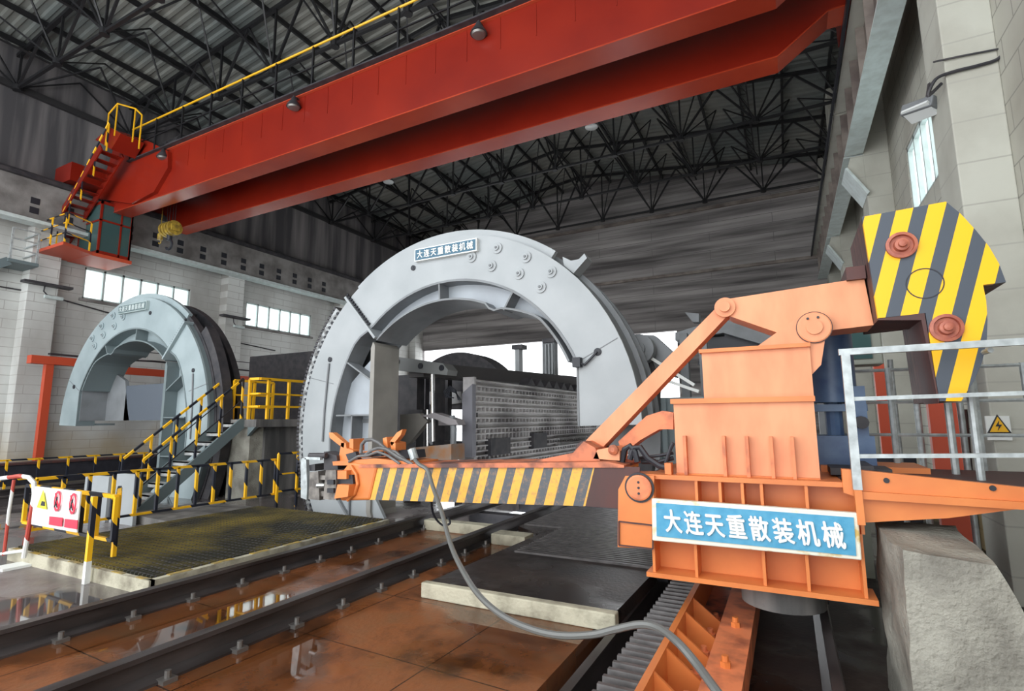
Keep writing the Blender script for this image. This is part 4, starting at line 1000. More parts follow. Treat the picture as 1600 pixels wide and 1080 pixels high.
for z in (7.15, 7.48, 7.82): mb.bar((-20.95, 6.8, z), (-20.95, 7.45, z), 0.035).bar((-21.95, 7.45, z), (-20.95, 7.45, z), 0.035)
mb.build('railing', m_galv, wp)
MB().bar((-21.0, 6.8, 6.75), (-21.0, 5.2, 5.6), 0.08, 0.25).bar((-21.7, 6.8, 6.75), (-21.7, 5.2, 5.6), 0.08, 0.25).build('stair_stringers', m_stairg, wp)
for i, (u, v, X_) in enumerate(((75, 465, -21.4), (362, 500, -21.4))):
    pass
for i, (y0, z0) in enumerate(((7.3, 6.25), (14.0, 6.3))):
    t = thing('bracket_lamp', (-21.3, y0+0.4, z0), 'small tube lamp on a dark bracket at the head of the ' + ('nearer' if i == 0 else 'farther') + ' left column', 'lamp', 'left wall lamps')
    MB().box(-21.5, y0, z0, -21.2, y0+1.3, z0+0.08).build('bracket', m_dark, t)
    MB().cyl((-21.35, y0+0.6, z0-0.35), (-21.35, y0+1.1, z0-0.35), 0.06, 10).build('tube_housing', m_offw, t)
    MB().tube([(-21.4, y0+0.6, z0), (-21.3, y0+0.55, z0-0.2), (-21.35, y0+0.7, z0-0.33)], 0.02, 6).build('arm', m_dark, t)
tag(MB().tube([PX(0, 448, -21.95), PX(60, 458, -21.95), PX(180, 492, -21.95), PX(300, 520, -21.95), PX(430, 548, -21.95)], 0.025, 5).build('wall_cable', m_dark), 'dark cable sagging along the left wall under the windows', 'cable')

# ================================================================== ORANGE PUSHER MACHINE
pm = thing('wagon_pusher', (-0.4, 5.5, 0), 'orange wagon pusher machine with blue name board and striped boom and counterweight', 'machine')
Y0 = 5.0
def BX(u, v, y=Y0): p = PY(u, v, y); return p.x, p.z
# base frame
xl_, xr_ = -1.20, 0.45; zb_, zt_ = 0.42, 1.28
fr_ = MB(); fr_.box(xl_, Y0+0.22, zb_, xr_, 7.2, zt_)
base = fr_.build('base_frame', m_or, pm)
MB().box(xl_-0.03, Y0, zt_-0.03, xr_+0.02, Y0+0.3, zt_+0.01).build('top_flange', m_or, base)
MB().box(xl_-0.03, Y0-0.02, zb_-0.03, xr_+0.06, Y0+0.3, zb_+0.01).build('bottom_flange', m_or, base)
for u in (1022, 1088, 1125, 1160, 1190, 1260, 1343):
    x = PY(u, 770, Y0).x; MB().box(x-0.012, Y0+0.01, 0.9, x+0.012, Y0+0.3, zt_).build('upper_rib', m_or, base)
for u in (1022, 1088, 1194, 1262, 1350):
    x = PY(u, 890, Y0).x; MB().box(x-0.012, Y0+0.01, zb_, x+0.012, Y0+0.3, 0.9).build('lower_rib', m_or, base)
# name board, tilted as mounted
s0, s1, s2, s3 = [PY(*q, 4.93) for q in ((1018, 779), (1341, 802), (1347, 876), (1019, 845))]
def quad(a, b_, c, d, y0, y1): return MB().prism([(p.x, p.z) for p in (a, b_, c, d)], y0, y1)
sb = quad(s0, s1, s2, s3, 4.93, 4.99).build('name_board', m_cream, pm, bevel=0.01, label='blue board with white lettering in a cream frame')
cc = (s0+s1+s2+s3)/4
q4 = [cc+(p-cc)*k_ for p, k_ in ((s0, 1), (s1, 1), (s2, 1), (s3, 1))]
ins = [PY(*q, 4.92) for q in ((1025, 786), (1334, 809), (1338, 869), (1026, 838))]
quad(*ins, 4.92, 4.93).build('board_field', m_blue, sb)
ic = (ins[0]+ins[1]+ins[2]+ins[3])/4
xd = ((ins[1]-ins[0]) + (ins[2]-ins[3])).normalized()
text_mesh('lettering', TXT, 0.205, (ic.x, 4.912, ic.z), xd, Vector((-xd.z, 0, xd.x)), 0.006, m_white, sb, width=(ins[1]-ins[0]).length*0.90, embold=0.0045, slant=-0.12)
# ballast boxes
b2 = [PY(*q, 5.15) for q in ((1052, 627), (1271, 621), (1280, 748), (1056, 738))]
x0, x1 = b2[0].x, b2[1].x; zt2 = (b2[0].z+b2[1].z)/2
lowb = MB().box(x0, 5.15, zt_, x1, 6.1, zt2).build('lower_ballast_box', m_or2 if False else m_oro, pm)
MB().box(x0-0.02, 5.11, zt2-0.03, x1+0.01, 6.14, zt2+0.015).build('box_lip', m_or, lowb)
MB().box(x0, 5.12, zt_, x1, 5.15, zt_+0.02).build('base_lip', m_or, lowb)
for u in (1072, 1133, 1169, 1207, 1240):
    x = PY(u, 720, 5.12).x; MB().box(x-0.014, 5.08, zt_+0.01, x+0.014, 5.15, zt_+0.36).build('stiffener', m_orw, lowb)
b1 = [PY(*q, 5.3) for q in ((1096, 547), (1265, 541), (1270, 618), (1100, 622))]
x0, x1 = b1[0].x, b1[1].x; zt1 = (b1[0].z+b1[1].z)/2
upb = MB().box(x0, 5.3, zt2, x1, 6.0, zt1).build('upper_ballast_box', m_oro, pm)
MB().box(x0-0.02, 5.26, zt1-0.02, x1+0.005, 6.03, zt1+0.015).build('box_lip', m_or, upb)
# boom
bm_ = XZ([(588, 729), (975, 729), (975, 793), (574, 781)], Y0)
boom = MB().prism(bm_, Y0, Y0+0.55).build('boom', m_boomst, pm, label='long boom with worn yellow and black stripes')
MB().prism(XZ([(930, 728), (1000, 730), (1000, 797), (915, 791)], 4.992), 4.985, 5.0).build('bare_end_plate', m_rust, boom)
MB().prism(XZ([(562, 726), (950, 722), (975, 727), (975, 731), (560, 731)], Y0-0.03), Y0-0.03, Y0+0.6).build('top_flange', m_ord, boom)
# hinge block with round pin
hb = MB().prism(XZ([(977, 744), (1022, 744), (1022, 858), (965, 855), (966, 765)], 4.96), 4.96, 5.5).build('hinge_block', m_or, pm)
c = PY(999, 762, 4.95)
MB().lathe([(0.115, 0), (0.115, 0.025), (0.10, 0.03)], c, axis=(0, -1, 0), n=28).build('hinge_pin', m_orw, hb)
mb = MB(); mb.strip([(c.x+0.135*math.cos(a), c.z+0.135*math.sin(a)) for a in [2*PI*k/32 for k in range(33)]], [(c.x+0.118*math.cos(a), c.z+0.118*math.sin(a)) for a in [2*PI*k/32 for k in range(33)]], 4.945, 4.96)
for dz in (-0.05, 0, 0.05): mb.cyl((c.x, 4.925, c.z+dz), (c.x, 4.915, c.z+dz), 0.012, 8)
mb.build('pin_ring', m_black, hb)
mb = MB()
pA = XZ([(967, 815), (1020, 821), (1020, 858), (967, 852)], 4.95)
for k in range(4): a, b_ = pA[k], pA[(k+1) % 4]; mb.bar((a[0], 4.95, a[1]), (b_[0], 4.95, b_[1]), 0.012)
mb.build('panel_joint', m_rust, hb)
# boom head
hd = MB()
cH = PY(580, 752, 5.27)
head = MB().prism(XZ([(545, 722), (590, 727), (577, 782), (530, 783), (526, 760), (535, 735)], Y0-0.02), Y0-0.02, Y0+0.6).build('boom_head', m_or, pm, bevel=0.03)
mb = MB(); q = PY(541, 755, 4.97)
mb.tube([PY(u, v, 4.96) for u, v in ((548, 728), (557, 742), (559, 757), (554, 772), (543, 782))], 0.02, 8); mb.build('head_ring', m_or, head)
MB().prism(XZ([(532, 735), (546, 735), (546, 748), (532, 748)], 4.95), 4.9, 5.0).prism(XZ([(535, 756), (553, 757), (551, 775), (530, 778)], 4.93), 4.85, 5.0).build('head_blocks', m_or, head)
MB().prism(XZ([(528, 742), (552, 742), (554, 756), (528, 758)], 4.96), 4.94, 5.0).build('head_recess', m_black, head)
cp_ = MB()
cp_.prism(XZ([(509, 735), (525, 735), (525, 782), (505, 780)], 4.9), 4.9, 5.3)
cp_.prism(XZ([(484, 738), (497, 736), (499, 782), (482, 780)], 4.95), 4.95, 5.2)
cp_.prism(XZ([(495, 742), (512, 744), (512, 750), (495, 750)], 4.98), 4.98, 5.2).prism(XZ([(495, 768), (512, 768), (512, 776), (495, 776)], 4.98), 4.98, 5.2)
cpo = cp_.build('coupler', m_dirtst if False else mat('worn_grey_steel', (0.26, 0.24, 0.22), 0.5, 0.2, c2=(0.10, 0.09, 0.085), scale=9), pm)
MB().cyl(PY(497, 759, 4.95), PY(509, 759, 4.95), 0.035, 10).build('coupler_pin', m_chrome, cpo)
MB().prism(XZ([(512, 750), (522, 750), (522, 757), (512, 757)], 4.88), 4.87, 4.9).prism(XZ([(512, 763), (522, 763), (522, 770), (512, 770)], 4.88), 4.87, 4.9).build('coupler_slots', m_black, cpo)
MB().prism(XZ([(470, 720), (472, 716), (478, 716), (480, 760), (479, 781), (470, 778)], 4.95), 4.95, 5.0).box(PY(476, 716, 4.95).x, 4.95, PY(476, 718, 4.95).z, PY(500, 716, 4.95).x, 5.0, PY(500, 715, 4.95).z).build('pale_buffer_plate', m_galv, cpo)
mb = MB(); mb.cyl(PY(484, 712, 5.0), PY(510, 712, 5.0), 0.035, 10).prism(XZ([(506, 706), (526, 712), (528, 735), (506, 735)], 5.05), 5.05, 5.25).prism(XZ([(483, 727), (492, 725), (492, 736), (483, 736)], 5.0), 5.0, 5.15)
mb.build('coupler_linkage', m_dark, cpo)
# head top fittings
hf = MB()
hf.prism(XZ([(514, 676), (519, 676), (538, 692), (537, 700), (530, 696), (515, 684)], 5.1), 5.1, 5.18)
hf.prism(XZ([(620, 676), (629, 671), (626, 680), (612, 697), (609, 690)], 5.1), 5.1, 5.18)
hf.prism(XZ([(533, 692), (540, 692), (545, 722), (528, 724)], 5.1), 5.1, 5.3).prism(XZ([(546, 686), (552, 686), (552, 705), (546, 705)], 5.1), 5.1, 5.3)
hf.prism(XZ([(598, 685), (604, 683), (606, 700), (599, 700)], 5.1), 5.1, 5.3).prism(XZ([(610, 690), (618, 692), (618, 704), (611, 703)], 5.1), 5.1, 5.3)
hf.prism(XZ([(560, 706), (602, 703), (602, 714), (560, 716)], 5.1), 5.1, 5.4).prism(XZ([(524, 721), (590, 716), (650, 722), (650, 726), (525, 727)], 5.05), 5.0, 5.5)
hf.prism(XZ([(540, 700), (552, 704), (552, 720), (542, 722)], 5.05), 5.05, 5.2)
hf.build('head_brackets', m_orw if False else m_or, head)
mb = MB()
mb.tube([PY(u, v, 5.05) for u, v in ((564, 708), (565, 695), (571, 688), (581, 687), (592, 692), (610, 708), (630, 722))], 0.022, 8)
mb.tube([PY(u, v, 5.0) for u, v in ((570, 712), (580, 704), (592, 700), (604, 702), (622, 714), (645, 726))], 0.02, 8)
mb.tube([PY(u, v, 5.02) for u, v in ((600, 703), (618, 706), (632, 718), (640, 724))], 0.018, 8)
mb.tube([PY(u, v, 4.98) for u, v in ((545, 722), (560, 713), (575, 712), (590, 706), (606, 712), (625, 725))], 0.016, 8)
mb.build('hydraulic_hoses', m_rubber, head, smooth=True)
mb = MB(); mb.prism(XZ([(583, 707), (596, 706), (596, 713), (583, 714)], 5.05), 5.05, 5.1).build('valve_block', m_black, head); mb = MB(); mb.prism(XZ([(562, 708), (580, 707), (580, 714), (563, 715)], 5.05), 5.05, 5.1).build('valve_block', m_black, head)
mb = MB(); mb.prism(XZ([(622, 704), (648, 703), (650, 716), (628, 716)], 5.2), 5.2, 5.4).build('valve_block', m_black, head); mb = MB()
mb.prism(XZ([(540, 710), (555, 706), (560, 720), (545, 722)], 5.04), 5.04, 5.1); mb.build('valve_block', m_black, head)
MB().cyl(PY(643, 702, 5.05), PY(648, 718, 5.05), 0.05, 10).build('hose_nozzle', m_galv, head)
# strut
sN, sF = 5.42, 5.62
MB().prism(XZ([(1126, 472), (1141, 480), (1138, 492), (938, 703), (925, 715), (908, 712), (906, 698), (1122, 478)], sN), sN, sF).build('strut', m_oro, pm)
c = PY(917, 705, sN); MB().lathe([(0.11, 0), (0.11, 0.05), (0.06, 0.06)], c, axis=(0, -1, 0), n=24).build('strut_foot_pin', m_rust, pm)
MB().prism(XZ([(815, 724), (895, 708), (912, 690), (930, 700), (938, 722), (938, 727), (815, 728)], 5.15), 5.15, 5.6).build('strut_shoe', m_ord, pm)
# second bracket on the boom
MB().prism(XZ([(927, 717), (933, 703), (958, 698), (968, 705), (968, 720)], 5.15), 5.15, 5.45).build('boom_clevis', m_oro, pm)
c = PY(959, 703, 5.15); MB().lathe([(0.05, 0), (0.05, 0.03), (0.02, 0.05)], c, axis=(0, -1, 0), n=16).build('clevis_pin', m_ord, pm)
MB().prism(XZ([(970, 702), (966, 690), (1010, 650), (1035, 642), (1052, 645), (1052, 671), (1030, 671), (1000, 688), (985, 700)], 5.5), 5.5, 5.75).build('curved_lever', m_orw, pm)
mb = MB()
mb.tube([PY(u, v, 5.2) for u, v in ((972, 722), (976, 702), (984, 697), (992, 706), (996, 722))], 0.03, 8)
mb.tube([PY(u, v, 5.2) for u, v in ((984, 718), (990, 700), (1000, 699), (1012, 716), (1030, 728), (1045, 732))], 0.03, 8)
mb.tube([PY(u, v, 5.3) for u, v in ((1000, 716), (1030, 712), (1052, 708))], 0.015, 8)
mb.tube([PY(u, v, 5.3) for u, v in ((1002, 722), (1030, 722), (1052, 716))], 0.02, 8)
mb.tube([PY(u, v, 5.25) for u, v in ((1040, 724), (1048, 700), (1052, 692))], 0.018, 8)
mb.build('boom_root_hoses', m_black, pm, smooth=True)
MB().prism(XZ([(1038, 724), (1048, 724), (1049, 742), (1039, 741)], 5.05), 5.05, 5.15).build('pipe_bracket', m_or, pm)
# rocker arm
arm = MB().prism(XZ([(1124, 474), (1132, 468), (1350, 434), (1365, 508), (1290, 517), (1272, 530), (1215, 520), (1140, 494), (1128, 488)], 5.4), 5.4, 5.8).build('rocker_arm', m_oro, pm)
c = PY(1133, 481, 5.4); MB().lathe([(0.095, 0), (0.095, 0.03), (0.05, 0.035), (0.05, 0.07)], c, axis=(0, -1, 0), n=24).build('arm_end_pin', m_oro, arm)
MB().prism(XZ([(1178, 545), (1245, 497), (1255, 492), (1282, 492), (1293, 506), (1283, 570), (1269, 585), (1264, 582), (1262, 545)], 5.33), 5.33, 5.40).build('pivot_bracket', m_oro, pm)
MB().prism(XZ([(1185, 545), (1248, 500), (1286, 495), (1280, 570), (1264, 582), (1262, 545)], 5.8), 5.8, 5.87).build('pivot_bracket', m_oro, pm)
c = PY(1272, 512, 5.33)
MB().strip([(c.x+0.142*math.cos(2*PI*k/32), c.z+0.142*math.sin(2*PI*k/32)) for k in range(33)], [(c.x+0.128*math.cos(2*PI*k/32), c.z+0.128*math.sin(2*PI*k/32)) for k in range(33)], 5.315, 5.33).build('pivot_ring', m_rust, pm)
MB().lathe([(0.135, 0), (0.135, 0.02), (0.125, 0.025), (0.065, 0.025), (0.065, 0.045)], c, axis=(0, -1, 0), n=32).build('pivot_cap', m_oro, pm)
MB().cyl((c.x-0.045, 5.305, c.z+0.08), (c.x-0.045, 5.295, c.z+0.08), 0.011, 8).build('cap_hole', m_black, pm)
MB().cyl((c.x+0.035, 5.305, c.z+0.085), (c.x+0.035, 5.295, c.z+0.085), 0.011, 8).build('cap_hole', m_black, pm)
# counterweight: curved striped slab stack with a lower jaw
Yc = 5.15
cwo = [(1347, 339), (1478, 315), (1501, 334), (1525, 360), (1546, 386), (1561, 412), (1572, 441), (1536, 445), (1541, 470), (1543, 500), (1542, 530), (1535, 565), (1522, 595), (1502, 627), (1468, 627), (1446, 489), (1372, 498)]
cw = MB().prism(XZ(cwo, Yc), Yc, Yc+0.05).build('counterweight', m_cwst, pm, label='big rounded counterweight with bright yellow and black stripes')
MB().prism(XZ(cwo, Yc), Yc+0.05, Yc+0.95).build('counterweight_body', m_slabstack, cw)
MB().prism(XZ([(1445, 489), (1468, 627), (1467, 630), (1440, 500), (1372, 500), (1372, 497)], Yc-0.01), Yc+0.0, Yc+0.5).build('edge_strip', m_rust, cw)
m_wash = mat('washer_red_oxide', (0.50, 0.16, 0.095), 0.5, c2=(0.34, 0.09, 0.06), scale=14)
for (u, v) in ((1408, 384), (1478, 513)):
    c = PY(u, v, Yc)
    d_ = MB().lathe([(0.108, 0), (0.108, 0.03), (0.085, 0.035), (0.08, 0.006), (0.055, 0.006), (0.05, 0.05), (0.03, 0.055), (0.028, 0.085), (0.01, 0.09)], c, axis=(0, -1, 0), n=28).build('tie_bolt_washer', m_wash, cw)
c = PY(1445, 443, Yc)
mb = MB(); R_ = 0.125
mb.strip([(c.x+R_*math.cos(a), c.z+R_*math.sin(a)) for a in [2*PI*k/36 for k in range(37)]], [(c.x+(R_-0.008)*math.cos(a), c.z+(R_-0.008)*math.sin(a)) for a in [2*PI*k/36 for k in range(37)]], Yc-0.004, Yc)
mb.build('engraved_circle', m_black, cw)
MB().box(PY(1322, 434, 5.4).x, 5.35, PY(1322, 440, 5.4).z, PY(1352, 434, 5.4).x, 5.9, PY(1322, 420, 5.4).z).build('arm_clamp', m_rust, cw)
# deck to the right
dk = MB(); dz = 1.29
deck = MB().box(0.35, Y0, dz-0.03, 2.0, 6.6, dz).build('deck', m_rust, pm)
MB().prism(XZ([(1315, 733), (1345, 735), (1600, 762), (1700, 772), (1700, 815), (1600, 797), (1345, 779), (1318, 770)], 4.97), 4.97, 5.05).build('deck_edge_plate', m_or, deck)
MB().prism(XZ([(1343, 768), (1600, 785), (1700, 795), (1700, 815), (1600, 797), (1345, 780)], 4.93), 4.93, 5.06).build('deck_edge_flange', m_or, deck)
MB().prism(XZ([(1346, 780), (1590, 796), (1480, 810), (1346, 817)], 5.0), 5.0, 5.04).build('cantilever_gusset', m_or, deck)
for (u, v) in ((1385, 751), (1551, 763)): MB().cyl(PY(u, v, 4.965), PY(u, v, 4.965)+Vector((0, -0.006, 0)), 0.02, 12).build('bolt_hole', m_black, deck)
# railing of the deck
dr = MB(); r1 = 0.028
z_t, z_m, z_l = PY(1320, 550, 4.93).z, PY(1325, 623, 4.93).z, PY(1330, 713, 4.93).z
rl_ = MB(); xr0 = PY(1320, 550, 4.93).x
rl_.bar(PY(1310, 551, 4.93), PY(1700, 528, 4.93), 0.05, 0.05)
rly = rl_.build('deck_railing', m_galv, pm, label='galvanised tube railing')
MB().bar(PY(1322, 624, 4.93), PY(1700, 611, 4.93), 0.03).bar(PY(1328, 713, 4.93), PY(1700, 711, 4.93), 0.03).build('front_midrails', m_galv, rly)
MB().bar(PY(1320, 548, 4.93), PY(1340, 765, 4.93), 0.06).build('corner_post', m_galv, rly)
MB().bar(PY(1340, 765, 4.93), PY(1346, 820, 4.93), 0.05).build('post_foot', m_or, rly)
# rear railing
yr = 6.6
MB().bar((0.42, yr, 1.3), (0.42, yr, 2.3), 0.04).build('rear_post', m_galv, rly)
for (x, y) in ((0.95, 6.6), (1.3, 6.1), (1.62, 6.6), (1.35, 5.6), (2.0, 6.6)):
    MB().cyl((x, y, 1.28), (x, y, 2.3), 0.03, 8).build('rear_post', m_galv, rly)
mb = MB()
for z in (1.62, 1.95, 2.28): mb.cyl((0.42, yr, z), (2.05, yr, z), 0.018, 6)
mb.cyl((1.35, 5.0, 2.28), (1.35, 6.6, 2.28), 0.02, 6); mb.build('rear_rails', m_galv, rly)
# blue pump unit behind the boxes
bp_ = MB().cyl((0.42, 6.35, 1.95), (0.42, 6.35, 2.75), 0.22, 20).build('blue_motor', m_bluem, pm, smooth=True, label='dark blue vertical motor')
MB().box(0.18, 6.1, 1.32, 0.72, 6.6, 1.62).cyl((0.42, 6.35, 1.6), (0.42, 6.35, 1.95), 0.08, 12).box(0.55, 6.1, 1.62, 0.68, 6.3, 2.1).box(0.18, 6.2, 1.86, 0.7, 6.5, 1.93).build('blue_pump_frame', m_bluem, bp_)
MB().cyl((0.62, 6.08, 1.75), (0.62, 6.0, 1.75), 0.06, 12).build('pump_fitting', m_dark, bp_)
mb = MB(); mb.box(0.3, 5.5, 1.3, 0.75, 5.9, 1.36).box(0.5, 5.3, 1.3, 0.6, 5.9, 1.4); mb.build('deck_clutter', m_dark, pm)
MB().box(0.25, 6.0, 1.28, 1.1, 6.7, 1.34).build('pump_skid', m_or, pm)
# wheels and lower pedestal
MB().cyl((-0.15, 5.5, 0.18), (-0.15, 5.5, 0.42), 0.34, 28).build('round_pedestal', m_concd, pm, smooth=True)
for x in (-1.33, 0.17):
    for y in (6.2, 6.9): MB().cyl((x-0.06, y, 0.2), (x+0.06, y, 0.2), 0.19, 20).build('wheel', m_dark, pm)
# ------------------------------------------------------------------ rack beam
rk = thing('rack_beam', (-0.8, 3, -0.3), 'orange bolted rack beam with black gear teeth running under the pusher machine', 'rack')
MB().box(-1.10, -1, -0.05, -0.95, 7.5, 0.02).build('tooth_bed', m_tooth, rk)
mb = MB(); yy = 1.2
while yy < 6.4: mb.prism([(yy, 0.02), (yy+0.075, 0.02), (yy+0.055, 0.10), (yy+0.02, 0.10)], -1.22, -0.98, 'x'); yy += 0.115
mb.box(-1.22, -1, -0.3, -0.98, 7.5, 0.02)
mb.build('rack_teeth', m_tooth, rk)
MB().box(-0.98, -1, -0.30, -0.93, 7.5, 0.10).build('side_plate', m_or, rk)
MB().box(-0.95, -1, -0.32, -0.42, 7.5, -0.20).build('bed_plate', m_ord, rk)
MB().box(-0.66, -1, -0.21, -0.40, 7.5, 0.0).build('edge_beam', m_orw, rk)
yy = 2.6
k = 0
while yy < 5.6:
    MB().prism([(-0.95, 0.09), (-0.93, 0.09), (-0.66, -0.12), (-0.66, -0.2), (-0.95, -0.2)], yy, yy+0.025).build('gusset', m_or, rk)
    MB().cyl((-0.76, yy+0.22, -0.2), (-0.76, yy+0.22, -0.13), 0.045, 6).cyl((-0.76, yy+0.22, -0.13), (-0.76, yy+0.22, -0.09), 0.025, 10).build('bolt', m_orw, rk)
    if k % 2 == 0: MB().cyl((-0.53, yy+0.1, 0.0), (-0.53, yy+0.1, 0.04), 0.04, 6).cyl((-0.53, yy+0.1, 0.04), (-0.53, yy+0.1, 0.08), 0.025, 10).build('bolt', m_or, rk)
    yy += 0.42; k += 1
MB().prism([(-0.40, 0.0), (-0.40, -0.2), (0.05, -0.28), (0.05, -0.3), (-0.40, -0.31)], 4.35, 4.39).build('side_gusset', m_or, rk)
MB().box(-0.40, 4.2, -0.31, 0.0, 4.5, -0.28).cyl((-0.2, 4.28, -0.28), (-0.2, 4.28, -0.16), 0.05, 10).build('side_foot', m_dark, rk)
rail(-1.45, YB, 7.6, -0.3, 0.0, 'machine rail in the dark trench between the deck and the rack teeth', 'pusher rails', hw=0.035, fw=0.08)
rail(0.17, YB, 16, -0.3, 0.0, 'machine rail in the dark trench beside the concrete block', 'pusher rails', hw=0.035, fw=0.08)
# concrete block at the right
cb = thing('concrete_block', (1.0, 5, -0.32), 'massive rough raw concrete block at the right picture edge', 'block')
zc_ = 0.93; fy = 4.3
ft = [PY(1405, 862, fy), PY(1558, 879, fy)]; bk = [PZ(1378, 836, ft[0].z), PZ(1525, 842, ft[0].z)]
L0, R0 = ft[0].x, ft[1].x
mb = MB(); zt3 = ft[0].z
vs = [(L0, fy, zt3), (R0, fy, zt3-0.02), (R0+0.05, fy+1.15, zt3), (L0, fy+1.15, zt3), (L0-0.0, fy-0.0, -0.32), (R0+0.42, fy-0.0, -0.32), (R0+0.45, fy+1.15, -0.32), (L0, fy+1.15, -0.32)]
# subdivided faces for roughness
def patch(a, b_, c, d, n):
    a, b_, c, d = map(Vector, (a, b_, c, d)); g = []
    for i in range(n+1):
        for j in range(n+1):
            s, t_ = i/n, j/n; g.append(a*(1-s)*(1-t_)+b_*s*(1-t_)+c*s*t_+d*(1-s)*t_)
    return g, [(i*(n+1)+j, (i+1)*(n+1)+j, (i+1)*(n+1)+j+1, i*(n+1)+j+1) for i in range(n) for j in range(n)]
from mathutils import noise
for q in ((0, 1, 5, 4), (0, 3, 2, 1), (0, 4, 7, 3), (1, 2, 6, 5), (3, 7, 6, 2)):
    g, fs = patch(*[vs[k] for k in q], 14)
    g = [p_ + Vector((noise.noise(p_*3.1), noise.noise(p_*3.1+Vector((5, 5, 5))), noise.noise(p_*3.1+Vector((9, 1, 4)))))*0.03 + Vector((noise.noise(p_*11), noise.noise(p_*11+Vector((3, 3, 3))), noise.noise(p_*11+Vector((7, 7, 1)))))*0.008 for p_ in g]
    mb.add(g, fs)
mb.build('block_body', m_conc, cb, smooth=True)
# drooping cable from boom to rack
pts = [(648, 718, 4.95), (655, 726, 4.9), (668, 735, 4.88), (676, 760, 4.75), (690, 800, 4.4), (704, 850, 4.1), (722, 890, 3.8), (748, 930, 3.55), (785, 962, 3.4), (830, 983, 3.3), (875, 993, 3.25), (925, 992, 3.25), (960, 984, 3.25), (1000, 976, 3.25), (1030, 982, 3.2), (1060, 1005, 3.05), (1090, 1040, 2.95), (1118, 1078, 2.8), (1150, 1120, 2.7)]
P3 = [PY(*p_) for p_ in pts]
def smoothpath(P, n=5):
    P = [Vector(p_) for p_ in P]
    out = []
    for i in range(len(P)-1):
        p0, p1, p2, p3 = P[max(i-1, 0)], P[i], P[i+1], P[min(i+2, len(P)-1)]
        for k in range(n):
            t_ = k/n; out.append(0.5*((2*p1)+(-p0+p2)*t_+(2*p0-5*p1+4*p2-p3)*t_*t_+(-p0+3*p1-3*p2+p3)*t_**3))
    out.append(P[-1]); return out
tag(MB().tube(smoothpath(P3), 0.022, 8).build('drooping_hose', m_galvh if False else mat('grey_hose', (0.14, 0.145, 0.14), 0.4), smooth=True), 'long grey hose drooping from the boom head across the floor to the rack', 'hose')
tag(MB().tube(smoothpath([PY(*p_) for p_ in ((668, 735, 5.0), (673, 760, 5.3), (676, 800, 5.5), (690, 820, 5.6), (703, 818, 5.6), (700, 808, 5.6))]), 0.014, 6).build('thin_cable_loop', m_black, smooth=True), 'thin black cable loop hanging behind the grey hose', 'cable')

# ------------------------------------------------------------------ right wall fittings
fl = thing('wall_floodlight', PX(1443, 172, 2.0), 'boxy grey floodlight on the right wall column above the window', 'lamp')
q = PX(1443, 172, 2.0)
MB().bar(q+Vector((-0.10, -0.1, 0.05)), q+Vector((0.08, 0.12, 0.0)), 0.42, 0.16, up=Vector((0.5, 0.3, 1))).build('housing', m_greyd, fl, bevel=0.02)
MB().bar(q+Vector((-0.13, -0.12, 0.02)), q+Vector((0.02, 0.05, -0.10)), 0.36, 0.04, up=Vector((0.5, 0.3, 1))).build('lens', m_lampg, fl)
MB().bar(q+Vector((0.05, 0.0, 0.1)), (2.12, q.y+0.05, q.z+0.4), 0.04).build('bracket', m_dark, fl)
sm = thing('wall_warning_sign', PY(1562, 665, 8.1), 'white wall plate with yellow electric-shock triangle on the right wall column', 'sign')
a = PY(1544, 688, 8.12); b_ = PY(1577, 650, 8.12)
MB().box(a.x, 8.12, a.z, b_.x, 8.15, b_.z).build('plate', m_white, sm)
cx_, cz = (a.x+b_.x)/2, (a.z+b_.z)/2+0.04
MB().prism([(cx_-0.11, cz-0.10), (cx_+0.11, cz-0.10), (cx_, cz+0.12)], 8.114, 8.12).build('triangle_border', m_black, sm)
MB().prism([(cx_-0.085, cz-0.085), (cx_+0.085, cz-0.085), (cx_, cz+0.09)], 8.108, 8.114).build('triangle', m_yel, sm)
MB().prism([(cx_+0.01, cz+0.05), (cx_-0.03, cz-0.02), (cx_, cz-0.02), (cx_-0.015, cz-0.07), (cx_+0.03, cz+0.0), (cx_, cz+0.0)], 8.102, 8.108).build('lightning_symbol', m_black, sm)
tag(MB().tube(smoothpath([PY(1600, 35, 7.9), PY(1580, 60, 8.05), PY(1562, 90, 8.12), PY(1530, 102, 8.12), PY(1490, 112, 8.12), PY(1462, 124, 8.12), PY(1450, 150, 8.13), (2.08, 8.2, 6.1)]), 0.022, 6).build('wall_cable', m_dark), 'thick dark cable looping over the right column towards the floodlight', 'cable')
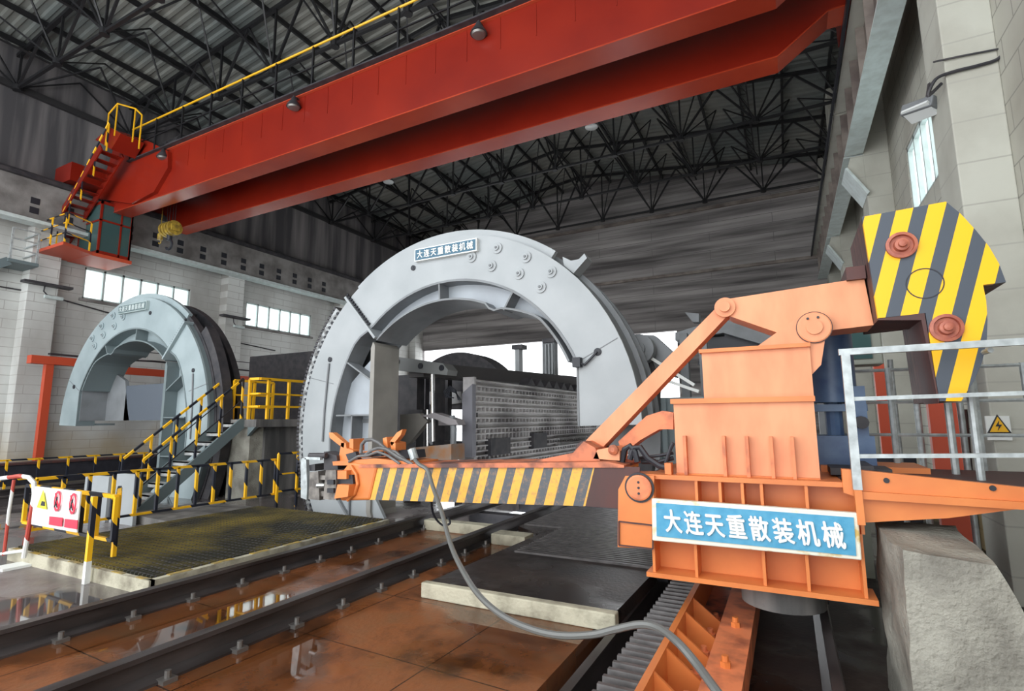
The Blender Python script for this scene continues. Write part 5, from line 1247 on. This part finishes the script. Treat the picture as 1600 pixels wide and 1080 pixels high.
tag(MB().tube([PY(1458, 97, 8.12), PY(1500, 88, 8.12), PY(1568, 75, 8.12)], 0.012, 6).build('thin_wall_cable', m_dark), 'thin dark cable crossing the right column above the thick one', 'cable')
# distribution cabinet, red posts, white posts
ec = thing('control_cabinet', (1.2, 9.3, 2.4), 'grey-green electrical cabinet with glazed door behind the counterweight', 'cabinet')
a, b_ = PY(1306, 572, 8.6), PY(1375, 505, 8.6)
MB().box(a.x, 8.6, a.z, b_.x, 9.0, b_.z+0.3).build('housing', m_cabinet, ec, bevel=0.02)
a, b_ = PY(1322, 562, 8.58), PY(1358, 505, 8.58)
MB().box(a.x, 8.58, a.z, b_.x, 8.6, b_.z+0.2).build('door_glass', m_cab, ec)
MB().box(b_.x-0.3, 8.7, -0.32, b_.x-0.2, 8.8, a.z).build('stand', m_cabinet, ec)
for i, (u0, u1, y) in enumerate(((1451, 1500, 8.0), (1372, 1392, 11.0))):
    a, b_ = PY(u0, 640, y), PY(u1, 640, y)
    tag(MB().box(a.x, y, -0.32, b_.x-0.03, y+0.12, 3.2 if i == 0 else 3.1).build('red_door_post', m_redd), ['broad red steel post behind the deck railing', 'narrow red steel post left of the broad one, behind the railing'][i], 'post')
for i, (u, y) in enumerate(((1440, 8.1), (1508, 8.1), (1405, 9.0))):
    a = PY(u, 700, y)
    tag(MB().cyl((a.x, y, -0.32), (a.x, y, 2.6), 0.035, 10).build('silver_pipe', m_galv, smooth=True), ['slim silver pipe at the left of the broad red post', 'slim silver pipe at the right of the broad red post', 'slim silver pipe next to the dark doorway'][i], 'pipe', 'vertical silver pipes')
a, b_ = PY(1370, 840, 9.5), PY(1440, 790, 9.5)
tag(MB().box(a.x, 9.5, -0.32, b_.x, 9.56, 1.25).build('dark_panel', m_belt), 'dark panel low behind the concrete block', 'panel')
tag(MB().tube([PX(1505, 640, 2.6), PX(1512, 720, 2.6), PX(1530, 880, 2.6)], 0.05, 8).build('wall_downpipe', m_rust), 'brown downpipe low on the right wall', 'pipe')
